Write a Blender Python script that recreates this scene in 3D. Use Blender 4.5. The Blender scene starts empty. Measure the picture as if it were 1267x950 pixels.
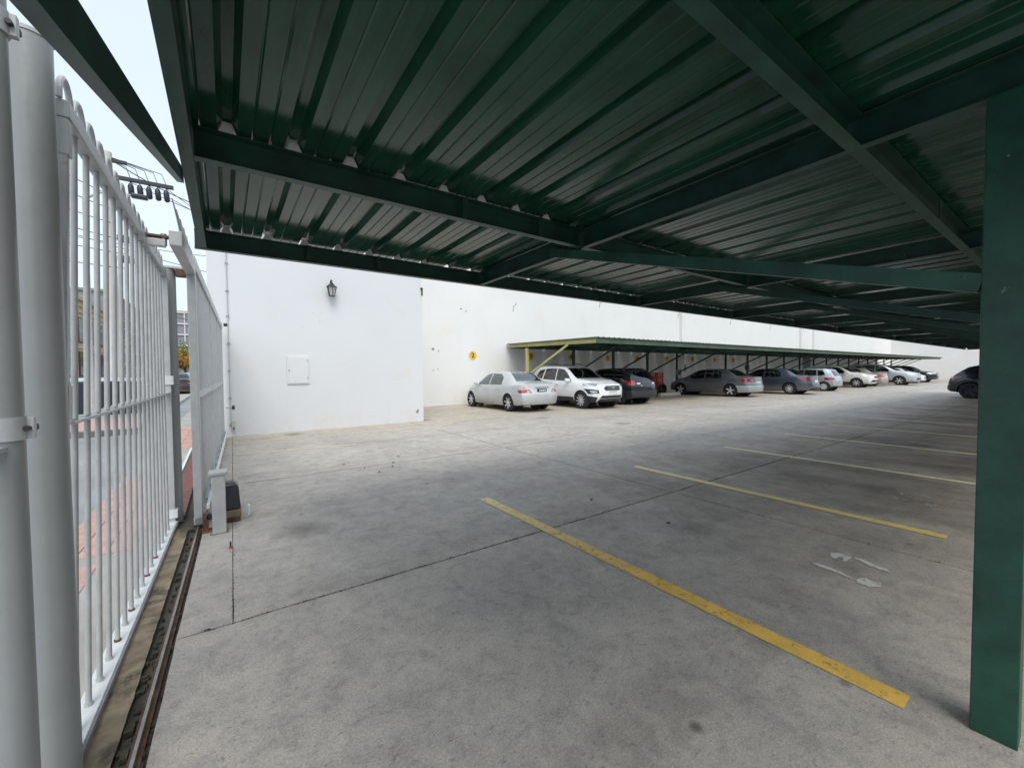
import bpy, bmesh, math, random
from mathutils import Vector, Matrix
random.seed(7)
scene = bpy.context.scene
C = scene.collection
PI = math.pi

# ------------------------------------------------------------------ camera
cam_d = bpy.data.cameras.new("camera"); cam = bpy.data.objects.new("camera", cam_d); C.objects.link(cam)
cam_d.sensor_width = 36.0; cam_d.lens = 505.0 / 1267.0 * 36.0
cam_d.clip_start = 0.02; cam_d.clip_end = 1500
def _v(a): return Vector(a)
_y = _v((279 - 633.5, 462 - 475., 505.)).normalized()
_x = _v((1369 - 633.5, 453.5 - 475., 505.)); _x = (_x - _y * _x.dot(_y)).normalized()
_z = _y.cross(_x)
if _z.y > 0: _z = -_z
# columns of camera matrix in world: right, up, back (image x right, y down, z forward)
cm = Matrix(((_x.x, -_x.y, -_x.z), (_y.x, -_y.y, -_y.z), (_z.x, -_z.y, -_z.z))).to_4x4()
cm.translation = Vector((0, 0, 1.4))
cam.matrix_world = cm
scene.camera = cam

# ------------------------------------------------------------------ world and sun
world = bpy.data.worlds.new("World"); scene.world = world; world.use_nodes = True
wn = world.node_tree; wn.nodes.clear()
SUN_EL, SUN_AZ = 54.0, 198.0      # azimuth clockwise from +Y
sky = wn.nodes.new('ShaderNodeTexSky'); sky.sky_type = 'NISHITA'; sky.sun_disc = False
sky.sun_elevation = math.radians(SUN_EL); sky.sun_rotation = math.radians(SUN_AZ)
sky.air_density = 1.0; sky.dust_density = 4.0; sky.ozone_density = 1.0
hs = wn.nodes.new('ShaderNodeHueSaturation'); hs.inputs['Saturation'].default_value = 0.33; hs.inputs['Value'].default_value = 1.0
mixc = wn.nodes.new('ShaderNodeMix'); mixc.data_type = 'RGBA'; mixc.inputs[0].default_value = 0.62
mixc.inputs[7].default_value = (6.3, 7.35, 8.5, 1)   # even cloud layer
bg = wn.nodes.new('ShaderNodeBackground'); bg.inputs['Strength'].default_value = 0.13
wo = wn.nodes.new('ShaderNodeOutputWorld')
wn.links.new(sky.outputs[0], hs.inputs['Color']); wn.links.new(hs.outputs[0], mixc.inputs[6])
wn.links.new(mixc.outputs[2], bg.inputs['Color']); wn.links.new(bg.outputs[0], wo.inputs['Surface'])
sd = bpy.data.lights.new("sun", 'SUN'); sd.energy = 1.35; sd.angle = math.radians(35); sd.color = (1, 0.97, 0.92)
sun = bpy.data.objects.new("sun", sd); C.objects.link(sun)
_az, _el = math.radians(SUN_AZ), math.radians(SUN_EL)
sun.rotation_euler = Vector((math.sin(_az) * math.cos(_el), math.cos(_az) * math.cos(_el), math.sin(_el))).to_track_quat('Z', 'Y').to_euler()
scene.view_settings.view_transform = 'Standard'; scene.view_settings.look = 'None'
scene.view_settings.exposure = 0.40; scene.view_settings.gamma = 1.0
scene.render.engine = 'CYCLES'
scene.cycles.max_bounces = 8; scene.cycles.diffuse_bounces = 5; scene.cycles.transparent_max_bounces = 16

# ------------------------------------------------------------------ materials
def new_mat(name):
    m = bpy.data.materials.new(name); m.use_nodes = True
    return m, m.node_tree, m.node_tree.nodes['Principled BSDF']
def N(nt, t, **kw):
    n = nt.nodes.new(t)
    for k, v in kw.items():
        if k in n.inputs: n.inputs[k].default_value = v
        else: setattr(n, k, v)
    return n
def ramp(nt, fac, stops):
    r = nt.nodes.new('ShaderNodeValToRGB')
    while len(r.color_ramp.elements) < len(stops): r.color_ramp.elements.new(0.5)
    for e, (p, c) in zip(r.color_ramp.elements, stops):
        e.position = p; e.color = (c[0], c[1], c[2], 1) if len(c) == 3 else c
    nt.links.new(fac, r.inputs[0]); return r.outputs[0]
def pos(nt, scale=(1, 1, 1), obj=False):
    mp = N(nt, 'ShaderNodeMapping'); mp.inputs['Scale'].default_value = scale
    if obj:
        g = N(nt, 'ShaderNodeTexCoord'); nt.links.new(g.outputs['Object'], mp.inputs[0])
    else:
        g = N(nt, 'ShaderNodeNewGeometry'); nt.links.new(g.outputs['Position'], mp.inputs[0])
    return mp.outputs[0]
def noise(nt, vec, scale, detail=6, rough=.6, dist=0):
    n = N(nt, 'ShaderNodeTexNoise', Scale=scale, Detail=detail, Roughness=rough, Distortion=dist)
    nt.links.new(vec, n.inputs['Vector']); return n.outputs['Fac']
def mixcol(nt, fac, a, b, mode='MIX'):
    m = N(nt, 'ShaderNodeMix', data_type='RGBA', blend_type=mode)
    for sock, v in ((m.inputs[0], fac), (m.inputs[6], a), (m.inputs[7], b)):
        if hasattr(v, 'is_linked'): nt.links.new(v, sock)
        elif isinstance(v, (int, float)): sock.default_value = v
        else: sock.default_value = (v[0], v[1], v[2], 1)
    return m.outputs[2]
def bump(nt, bsdf, h, strength=.3, dist=.01):
    b = N(nt, 'ShaderNodeBump', Strength=strength, Distance=dist)
    nt.links.new(h, b.inputs['Height']); nt.links.new(b.outputs[0], bsdf.inputs['Normal'])
def plain(name, col, rough=.5, metal=0, spec=.5, var=.12, vscale=3, bmp=0, bscale=60, obj=True, coat=0, dirt=None):
    m, nt, b = new_mat(name)
    p = pos(nt, obj=obj)
    f = noise(nt, p, vscale, 5)
    c = ramp(nt, f, [(.3, [x * (1 - var) for x in col]), (.7, [min(1, x * (1 + var)) for x in col])])
    if dirt:
        d = ramp(nt, noise(nt, p, dirt[1], 8, .7), [(dirt[2], (0, 0, 0)), (dirt[2] + .12, (1, 1, 1))])
        c = mixcol(nt, d, c, dirt[0])
    nt.links.new(c, b.inputs['Base Color'])
    b.inputs['Roughness'].default_value = rough; b.inputs['Metallic'].default_value = metal
    b.inputs['Specular IOR Level'].default_value = spec; b.inputs['Coat Weight'].default_value = coat
    b.inputs['Coat Roughness'].default_value = .08
    if bmp: bump(nt, b, noise(nt, p, bscale, 4), bmp, .004)
    return m

def mixvec(nt, p, amt):
    n = N(nt, 'ShaderNodeTexNoise', Scale=2.0, Detail=4); nt.links.new(p, n.inputs['Vector'])
    m = N(nt, 'ShaderNodeVectorMath', operation='SCALE'); nt.links.new(n.outputs['Color'], m.inputs[0]); m.inputs['Scale'].default_value = amt
    a = N(nt, 'ShaderNodeVectorMath', operation='ADD'); nt.links.new(p, a.inputs[0]); nt.links.new(m.outputs[0], a.inputs[1]); return a.outputs[0]
def concrete_mat(name, base=(.470, .436, .400), warm=(.52, .44, .34)):
    m, nt, b = new_mat(name)
    p = pos(nt)
    big = noise(nt, p, .35, 6, .62, .4)
    c = ramp(nt, big, [(.28, [x * .88 for x in base]), (.5, base), (.72, [x * 1.09 for x in base])])
    mid = ramp(nt, noise(nt, p, 1.7, 8, .68, .6), [(.35, (.85, .85, .86)), (.6, (1.03, 1.02, 1.0))])
    c = mixcol(nt, 1.0, c, mid, 'MULTIPLY')
    # oily streaks along the bays
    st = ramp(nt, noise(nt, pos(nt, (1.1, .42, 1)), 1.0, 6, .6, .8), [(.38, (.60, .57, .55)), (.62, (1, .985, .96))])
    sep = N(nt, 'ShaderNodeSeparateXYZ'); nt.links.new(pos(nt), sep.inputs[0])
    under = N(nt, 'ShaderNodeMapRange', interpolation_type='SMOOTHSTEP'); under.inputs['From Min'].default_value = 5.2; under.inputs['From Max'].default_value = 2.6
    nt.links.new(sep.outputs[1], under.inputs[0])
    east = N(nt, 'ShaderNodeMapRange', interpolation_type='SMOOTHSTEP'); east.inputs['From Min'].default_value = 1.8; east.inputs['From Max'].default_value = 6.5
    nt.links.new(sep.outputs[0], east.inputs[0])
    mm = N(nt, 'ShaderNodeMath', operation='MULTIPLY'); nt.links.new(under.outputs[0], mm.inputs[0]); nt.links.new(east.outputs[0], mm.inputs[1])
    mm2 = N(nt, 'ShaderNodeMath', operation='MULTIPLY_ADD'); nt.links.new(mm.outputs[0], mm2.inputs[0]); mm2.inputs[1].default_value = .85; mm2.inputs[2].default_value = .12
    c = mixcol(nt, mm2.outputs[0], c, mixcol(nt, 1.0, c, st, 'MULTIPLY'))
    # sandy silt near the walls and by the gate
    wl = N(nt, 'ShaderNodeMapRange', interpolation_type='SMOOTHSTEP'); wl.inputs['From Min'].default_value = 8.9; wl.inputs['From Max'].default_value = 10.6
    nt.links.new(sep.outputs[1], wl.inputs[0])
    wn_ = ramp(nt, noise(nt, pos(nt, (.35, 1.4, 1)), 2.2, 7, .6, .5), [(.40, (0, 0, 0)), (.62, (1, 1, 1))])
    wm = N(nt, 'ShaderNodeMath', operation='MULTIPLY'); nt.links.new(wl.outputs[0], wm.inputs[0]); nt.links.new(wn_, wm.inputs[1])
    c = mixcol(nt, wm.outputs[0], c, warm)
    tan = ramp(nt, noise(nt, pos(nt, (1.2, 1.0, 1)), .9, 5, .6, .3), [(.56, (0, 0, 0)), (.78, (.3, .3, .3))])
    c = mixcol(nt, tan, c, [x * .92 for x in warm])
    # pale scratches and scuffs
    sc = ramp(nt, noise(nt, pos(nt, (9, 1.3, 1)), 2.3, 8, .75, 1.2), [(.63, (0, 0, 0)), (.70, (.38, .38, .38))])
    c = mixcol(nt, sc, c, (.60, .575, .53))
    fm = ramp(nt, noise(nt, p, 7, 8, .78, .5), [(.30, (.70, .70, .70)), (.5, (1, 1, 1)), (.70, (1.2, 1.18, 1.14))])
    c = mixcol(nt, 1.0, c, fm, 'MULTIPLY')
    pit = ramp(nt, noise(nt, pos(nt, (1, 1.6, 1)), 26, 6, .8, .3), [(.33, (.52, .51, .50)), (.44, (1, 1, 1))])
    c = mixcol(nt, 1.0, c, pit, 'MULTIPLY')
    sp = ramp(nt, noise(nt, p, 110, 4, .85), [(.36, (.68, .68, .68)), (.64, (1.16, 1.16, 1.13))])
    c = mixcol(nt, 1.0, c, sp, 'MULTIPLY')
    # traffic-grime film inside the bays and oil drips
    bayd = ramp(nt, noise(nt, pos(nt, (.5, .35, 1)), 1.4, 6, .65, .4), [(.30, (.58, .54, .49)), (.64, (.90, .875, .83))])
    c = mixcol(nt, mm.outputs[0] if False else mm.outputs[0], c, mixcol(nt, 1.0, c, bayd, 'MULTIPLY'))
    v2 = N(nt, 'ShaderNodeTexVoronoi', Scale=.55, Randomness=1.0); nt.links.new(mixvec(nt, p, .25), v2.inputs[0])
    oil = ramp(nt, v2.outputs['Distance'], [(.05, (.42, .42, .42)), (.16, (1, 1, 1))])
    c = mixcol(nt, .8, c, mixcol(nt, 1.0, c, oil, 'MULTIPLY'))
    # fine directional scratches in two directions
    for rot, sc_ in ((.5, 5.0), (-.9, 4.0)):
        mp = N(nt, 'ShaderNodeMapping'); mp.inputs['Rotation'].default_value = (0, 0, rot); mp.inputs['Scale'].default_value = (14, .9, 1); nt.links.new(p, mp.inputs[0])
        s2 = ramp(nt, noise(nt, mp.outputs[0], sc_, 5, .75, .6), [(.655, (0, 0, 0)), (.71, (.42, .42, .42))]); c = mixcol(nt, s2, c, (.66, .62, .56))
    wv = N(nt, 'ShaderNodeTexWave', wave_type='BANDS', bands_direction='Y', Scale=.17, Distortion=2.2, Detail=3); wv.inputs['Detail Scale'].default_value = .35; nt.links.new(p, wv.inputs[0])
    tt = ramp(nt, wv.outputs['Fac'], [(.90, (1, 1, 1)), (.97, (.80, .79, .78))])
    tb = ramp(nt, noise(nt, p, 1.5, 6, .75), [(.42, (0, 0, 0)), (.6, (.8, .8, .8))]); c = mixcol(nt, tb, c, mixcol(nt, 1.0, c, tt, 'MULTIPLY'))
    # hairline cracks
    vc = N(nt, 'ShaderNodeTexVoronoi', Scale=.32, Randomness=1.0, feature='DISTANCE_TO_EDGE'); nt.links.new(mixvec(nt, p, .7), vc.inputs[0])
    cr = ramp(nt, vc.outputs['Distance'], [(.0006, (.6, .6, .6)), (.0022, (1, 1, 1))])
    br = ramp(nt, noise(nt, p, .8, 3), [(.60, (0, 0, 0)), (.66, (.7, .7, .7))]); c = mixcol(nt, br, c, mixcol(nt, 1.0, c, cr, 'MULTIPLY'))
    # small spots
    vo = N(nt, 'ShaderNodeTexVoronoi', Scale=1.3, Randomness=1.0); nt.links.new(p, vo.inputs[0])
    dr = ramp(nt, vo.outputs['Distance'], [(.022, (.4, .4, .4)), (.05, (1, 1, 1))])
    c = mixcol(nt, 1.0, c, dr, 'MULTIPLY')
    nt.links.new(c, b.inputs['Base Color'])
    r = ramp(nt, noise(nt, p, 2.5, 5), [(.3, (.5, .5, .5)), (.7, (.78, .78, .78))])
    nt.links.new(r, b.inputs['Roughness']); b.inputs['Specular IOR Level'].default_value = .38
    bump(nt, b, noise(nt, p, 38, 8, .8), .6, .006)
    return m

def wall_mat(name, base, blotch=.035):
    m, nt, b = new_mat(name)
    p = pos(nt)
    c = ramp(nt, noise(nt, p, .45, 6, .6, .3), [(.3, [x * (1 - blotch * 2) for x in base]), (.7, base)])
    sep = N(nt, 'ShaderNodeSeparateXYZ'); nt.links.new(p, sep.inputs[0])
    low = N(nt, 'ShaderNodeMapRange', interpolation_type='SMOOTHSTEP'); low.inputs['From Min'].default_value = .55; low.inputs['From Max'].default_value = 0.0
    nt.links.new(sep.outputs[2], low.inputs[0])
    ln = ramp(nt, noise(nt, p, 2.6, 8, .7), [(.48, (0, 0, 0)), (.75, (.6, .6, .6))])
    mm = N(nt, 'ShaderNodeMath', operation='MULTIPLY'); nt.links.new(low.outputs[0], mm.inputs[0]); nt.links.new(ln, mm.inputs[1])
    c = mixcol(nt, mm.outputs[0], c, (.60, .56, .47))
    # vertical runs and patched filler
    run = ramp(nt, noise(nt, pos(nt, (3.0, 3.0, .16)), 1.6, 6, .65), [(.62, (0, 0, 0)), (.8, (.35, .35, .35))])
    c = mixcol(nt, run, c, [x * .84 for x in base])
    pa = ramp(nt, noise(nt, p, 1.1, 3, .5, .6), [(.62, (0, 0, 0)), (.65, (.5, .5, .5))])
    c = mixcol(nt, pa, c, [base[0] * .97, base[1] * .93, base[2] * .86])
    nt.links.new(c, b.inputs['Base Color']); b.inputs['Roughness'].default_value = .8
    b.inputs['Specular IOR Level'].default_value = .25
    bump(nt, b, noise(nt, p, 9, 8, .65), .22, .012)
    return m

def worn_paint(name, col, thr, alt=None):
    m, nt, b = new_mat(name)
    p = pos(nt)
    c = ramp(nt, noise(nt, p, 6, 6, .7), [(.3, [x * .72 for x in col]), (.65, col)])
    nt.links.new(c, b.inputs['Base Color']); b.inputs['Roughness'].default_value = .7
    a = ramp(nt, noise(nt, p, 17, 9, .8, .3), [(thr - .04, (0, 0, 0)), (thr + .05, (1, 1, 1))])
    nt.links.new(a, b.inputs['Alpha'])
    return m

def roof_mat():
    m, nt, b = new_mat('green_roof_sheet')
    p = pos(nt)
    c = ramp(nt, noise(nt, p, 2.5, 6, .6), [(.3, (.011, .054, .033)), (.7, (.020, .088, .053))])
    d = ramp(nt, noise(nt, pos(nt, (6, .5, 1)), 3, 8, .7), [(.62, (0, 0, 0)), (.72, (.5, .5, .5))])
    c = mixcol(nt, d, c, (.10, .105, .085))
    fl = ramp(nt, noise(nt, pos(nt, (9, 1.2, 1)), 9, 3, .6), [(.775, (0, 0, 0)), (.79, (.8, .8, .8))]); c = mixcol(nt, fl, c, (.45, .46, .42))
    gr = ramp(nt, noise(nt, pos(nt, (2.5, .22, 1)), 2.2, 6, .7), [(.42, (1, 1, 1)), (.66, (.55, .58, .56))]); c = mixcol(nt, 1.0, c, gr, 'MULTIPLY')
    nt.links.new(c, b.inputs['Base Color'])
    r = ramp(nt, noise(nt, p, 5, 5), [(.3, (.10, .10, .10)), (.7, (.2, .2, .2))]); nt.links.new(r, b.inputs['Roughness'])
    b.inputs['Specular IOR Level'].default_value = .5
    bump(nt, b, noise(nt, pos(nt, (1.6, .5, 1)), 3.5, 4, .5), .06, .004)
    return m

def green_steel(name, col=(.012, .050, .036), rough=.42):
    m, nt, b = new_mat(name)
    p = pos(nt)
    c = ramp(nt, noise(nt, p, 5, 8, .65), [(.3, [x * .55 for x in col]), (.68, [x * 1.45 for x in col])])
    chip = ramp(nt, noise(nt, pos(nt, (1, 1, .6)), 13, 9, .8), [(.655, (0, 0, 0)), (.68, (.7, .7, .7))])
    c = mixcol(nt, chip, c, (.30, .34, .32))
    rust = ramp(nt, noise(nt, p, 2.2, 8, .75), [(.6, (0, 0, 0)), (.78, (.5, .5, .5))])
    c = mixcol(nt, rust, c, (.055, .045, .03))
    nt.links.new(c, b.inputs['Base Color']); b.inputs['Roughness'].default_value = rough
    bump(nt, b, noise(nt, p, 25, 7, .7), .25, .004)
    return m

def car_paint(name, col, metal=.6, rough=.32):
    m, nt, b = new_mat(name)
    c = ramp(nt, noise(nt, pos(nt, obj=True), 2.5, 6), [(.3, [x * .93 for x in col]), (.7, col)])
    tc = N(nt, 'ShaderNodeTexCoord'); sp = N(nt, 'ShaderNodeSeparateXYZ'); nt.links.new(tc.outputs['Object'], sp.inputs[0])
    mr = N(nt, 'ShaderNodeMapRange'); mr.inputs['From Min'].default_value = .55; mr.inputs['From Max'].default_value = .2; nt.links.new(sp.outputs[2], mr.inputs[0])
    dn = N(nt, 'ShaderNodeMath', operation='MULTIPLY'); nt.links.new(mr.outputs[0], dn.inputs[0]); nt.links.new(noise(nt, tc.outputs['Object'], 5, 6, .7), dn.inputs[1])
    c = mixcol(nt, dn.outputs[0], c, (.22, .2, .17))
    nt.links.new(c, b.inputs['Base Color'])
    b.inputs['Metallic'].default_value = metal; b.inputs['Roughness'].default_value = rough
    b.inputs['Coat Weight'].default_value = .8; b.inputs['Coat Roughness'].default_value = .06
    return m

def glass_mat(name, tint=(.30, .36, .35), refl=1.45):
    m, nt, b = new_mat(name); nt.nodes.remove(b)
    out = nt.nodes['Material Output']
    tr = N(nt, 'ShaderNodeBsdfTransparent'); tr.inputs[0].default_value = (*tint, 1)
    gl = N(nt, 'ShaderNodeBsdfGlossy'); gl.inputs['Roughness'].default_value = .03; gl.inputs[0].default_value = (.95, .98, 1, 1)
    fr = N(nt, 'ShaderNodeFresnel', IOR=refl)
    fm = N(nt, 'ShaderNodeMath', operation='MULTIPLY_ADD'); nt.links.new(fr.outputs[0], fm.inputs[0]); fm.inputs[1].default_value = 1.3; fm.inputs[2].default_value = .04
    mx = N(nt, 'ShaderNodeMixShader'); nt.links.new(fm.outputs[0], mx.inputs[0]); nt.links.new(tr.outputs[0], mx.inputs[1]); nt.links.new(gl.outputs[0], mx.inputs[2])
    nt.links.new(mx.outputs[0], out.inputs[0])
    return m

MT = {}
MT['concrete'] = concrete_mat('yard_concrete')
MT['joint'] = plain('dark_joint_soil', (.085, .075, .062), .95, vscale=20, obj=False, bmp=.6, bscale=40)
MT['wall_white'] = wall_mat('white_render', (.68, .692, .70), .025)
MT['wall_cream'] = wall_mat('cream_render', (.80, .795, .77), .03)
MT['roof'] = roof_mat()
MT['steel'] = green_steel('dark_green_steel')
MT['column'] = green_steel('green_column_paint', (.011, .062, .041), .42)
MT['spacer'] = plain('white_rib_spacer', (.62, .64, .62), .6)
MT['yellow_steel'] = plain('pale_yellow_steel', (.55, .50, .19), .55, dirt=((.25, .2, .1), 7, .62))
MT['farroof'] = plain('weathered_green_roof', (.055, .085, .05), .6, obj=False, vscale=1.5, var=.3)
MT['line_y'] = worn_paint('yellow_line_paint', (.80, .50, .10), .40)
def _fade(key, y0):
    nt = MT[key].node_tree; b = nt.nodes['Principled BSDF']; src = b.inputs['Base Color'].links[0].from_socket
    sp = N(nt, 'ShaderNodeSeparateXYZ'); nt.links.new(pos(nt), sp.inputs[0])
    mr = N(nt, 'ShaderNodeMapRange'); mr.inputs['From Min'].default_value = y0; mr.inputs['From Max'].default_value = y0 + 2.3; nt.links.new(sp.outputs[1], mr.inputs[0])
    nt.links.new(mixcol(nt, mr.outputs[0], src, (.78, .64, .32)), b.inputs['Base Color'])
_fade('line_y', 1.6)
MT['line_p'] = worn_paint('faded_yellow_line_paint', (.80, .58, .18), .37)
_fade('line_p', .6)
MT['line_w'] = worn_paint('faded_white_line_paint', (.82, .74, .50), .37)
MT['mark_w'] = worn_paint('worn_white_number_paint', (.66, .64, .57), .42)
MT['fence'] = plain('grey_white_gloss_paint', (.44, .45, .45), .38, spec=.5, var=.13, vscale=7, bmp=.5, bscale=22, dirt=((.24, .19, .14), 7, .66))
MT['pipe'] = plain('orange_peel_grey_paint', (.275, .285, .28), .36, spec=.5, var=.06, vscale=4, bmp=.6, bscale=14, dirt=((.2, .19, .17), 26, .72))
MT['rust'] = plain('rusty_steel', (.11, .06, .035), .85, var=.5, vscale=14, bmp=.6)
MT['railtop'] = plain('polished_rail_steel', (.36, .34, .31), .35, metal=.8, var=.2, vscale=20)
MT['sandy'] = plain('sandy_kerb_concrete', (.24, .19, .125), .9, var=.4, vscale=7, obj=False, bmp=.5, bscale=50, dirt=((.07, .065, .04), 4, .52))
MT['soil'] = plain('dark_gap_debris', (.05, .045, .032), .95, var=.6, vscale=25, obj=False, bmp=1, bscale=60)
MT['plinth'] = plain('chalky_white_plinth', (.66, .67, .67), .8, var=.1, vscale=12, obj=False, dirt=((.3, .3, .28), 18, .6))
MT['black'] = plain('black_plastic', (.018, .019, .022), .35)
MT['navyplastic'] = plain('dark_motor_housing', (.02, .024, .035), .3, spec=.6)
MT['tyre'] = plain('tyre_rubber', (.018, .018, .018), .8, bmp=.3, bscale=80)
MT['rim'] = plain('alloy_rim', (.60, .61, .62), .35, metal=.25)
MT['rim_dark'] = plain('black_alloy_rim', (.03, .03, .033), .3, metal=.6)
MT['trim'] = plain('dark_car_trim', (.03, .031, .034), .55)
MT['interior'] = plain('car_interior', (.035, .034, .035), .85)
MT['glass'] = glass_mat('car_glass')
MT['glass_dark'] = glass_mat('tinted_car_glass', (.045, .05, .055))
MT['glass_light'] = glass_mat('clear_car_glass', (.66, .76, .76), 1.9)
MT['redlens'] = plain('red_lens', (.33, .012, .012), .12, spec=.8, coat=1)
MT['orangelens'] = plain('amber_lens', (.62, .27, .16), .15, spec=.8, coat=1)
MT['whitelens'] = plain('headlight_lens', (.62, .66, .70), .1, metal=.5, coat=1)
MT['plate'] = plain('plate_white', (.72, .72, .70), .5)
MT['chrome'] = plain('chrome', (.7, .7, .7), .12, metal=1)
MT['disc'] = plain('yellow_disc_paint', (.80, .47, .05), .6, dirt=((.8, .68, .4), 9, .6))
MT['digit'] = plain('black_digit_paint', (.02, .02, .02), .7)
MT['red_plastic'] = plain('red_crate_plastic', (.42, .03, .02), .5, var=.25)
MT['orange_red'] = plain('orange_red_plastic', (.55, .09, .04), .5, var=.2)
MT['road'] = plain('street_concrete', (.27, .275, .285), .85, var=.2, vscale=.6, obj=False, bmp=.3, bscale=30)
MT['paving'] = plain('sidewalk_concrete', (.36, .345, .31), .85, var=.18, vscale=1.5, obj=False, bmp=.3, bscale=30)
MT['pink'] = plain('pink_sidewalk_tile', (.50, .30, .245), .8, var=.18, vscale=5, obj=False, dirt=((.4, .33, .29), 3, .56))
MT['kerb'] = plain('dark_kerb', (.13, .12, .11), .9, var=.3, vscale=3, obj=False)  # kerb face much darker than the sidewalk concrete
MT['redgrate'] = plain('red_brown_threshold', (.17, .075, .065), .8, var=.35, vscale=15, obj=False, bmp=.6, bscale=50)
MT['beige'] = plain('beige_stone', (.50, .39, .25), .9, var=.14, vscale=.6, obj=False, dirt=((.36, .26, .17), .8, .6))
MT['greybld'] = plain('grey_render', (.24, .24, .25), .85, var=.2, vscale=.5, obj=False)
MT['slab_blue'] = plain('blue_grey_cladding', (.23, .24, .28), .6, var=.1, vscale=.3, obj=False)
MT['offwhite'] = plain('offwhite_render', (.66, .63, .55), .85, var=.1, vscale=.4, obj=False)
MT['darkglass'] = plain('dark_window_glass', (.03, .035, .04), .1, spec=.8)
MT['polecon'] = plain('pole_concrete', (.56, .54, .47), .85, var=.1, vscale=2)
MT['wire'] = plain('black_wire', (.02, .02, .025), .6)
MT['bark'] = plain('bark', (.10, .075, .05), .9, var=.3)
MT['leaf_o'] = plain('autumn_leaf_yellow', (.50, .27, .03), .7, var=.4, vscale=2)
MT['leaf_g'] = plain('leaf_green', (.10, .15, .025), .7, var=.4, vscale=2)
MT['navy'] = plain('navy_steel', (.014, .018, .03), .45, var=.2)
MT['paleblue'] = plain('pale_blue_lid', (.52, .62, .68), .5)
MT['lampglass'] = plain('frosted_lamp_glass', (.42, .43, .42), .25)
MT['crack'] = plain('plaster_crack', (.30, .27, .23), .95)
MT['p_silver'] = car_paint('old_silver_paint', (.60, .625, .63), .35, .32)
MT['p_white'] = car_paint('white_car_paint', (.88, .89, .90), 0, .35)
MT['p_cream'] = car_paint('cream_car_paint', (.74, .73, .68), 0, .35)
MT['p_black'] = car_paint('black_car_paint', (.012, .013, .018), .2, .25)
MT['p_grey'] = car_paint('grey_metallic_paint', (.19, .205, .22), .6, .3)
MT['p_blue'] = car_paint('blue_grey_paint', (.11, .13, .165), .6, .28)
MT['p_lsilver'] = car_paint('light_silver_paint', (.50, .54, .56), .5, .35)
MT['p_beige'] = car_paint('beige_metallic_paint', (.45, .40, .33), .5, .35)
MT['p_pick'] = car_paint('silver_pickup_paint', (.58, .60, .62), .45, .35)
MT['p_dark'] = car_paint('dark_blue_black_paint', (.022, .027, .04), .4, .25)
MT['p_red'] = car_paint('dark_red_paint', (.035, .015, .016), .3, .3)
MT['p_sky'] = car_paint('pale_blue_car_paint', (.42, .56, .68), .3, .3)

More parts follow.
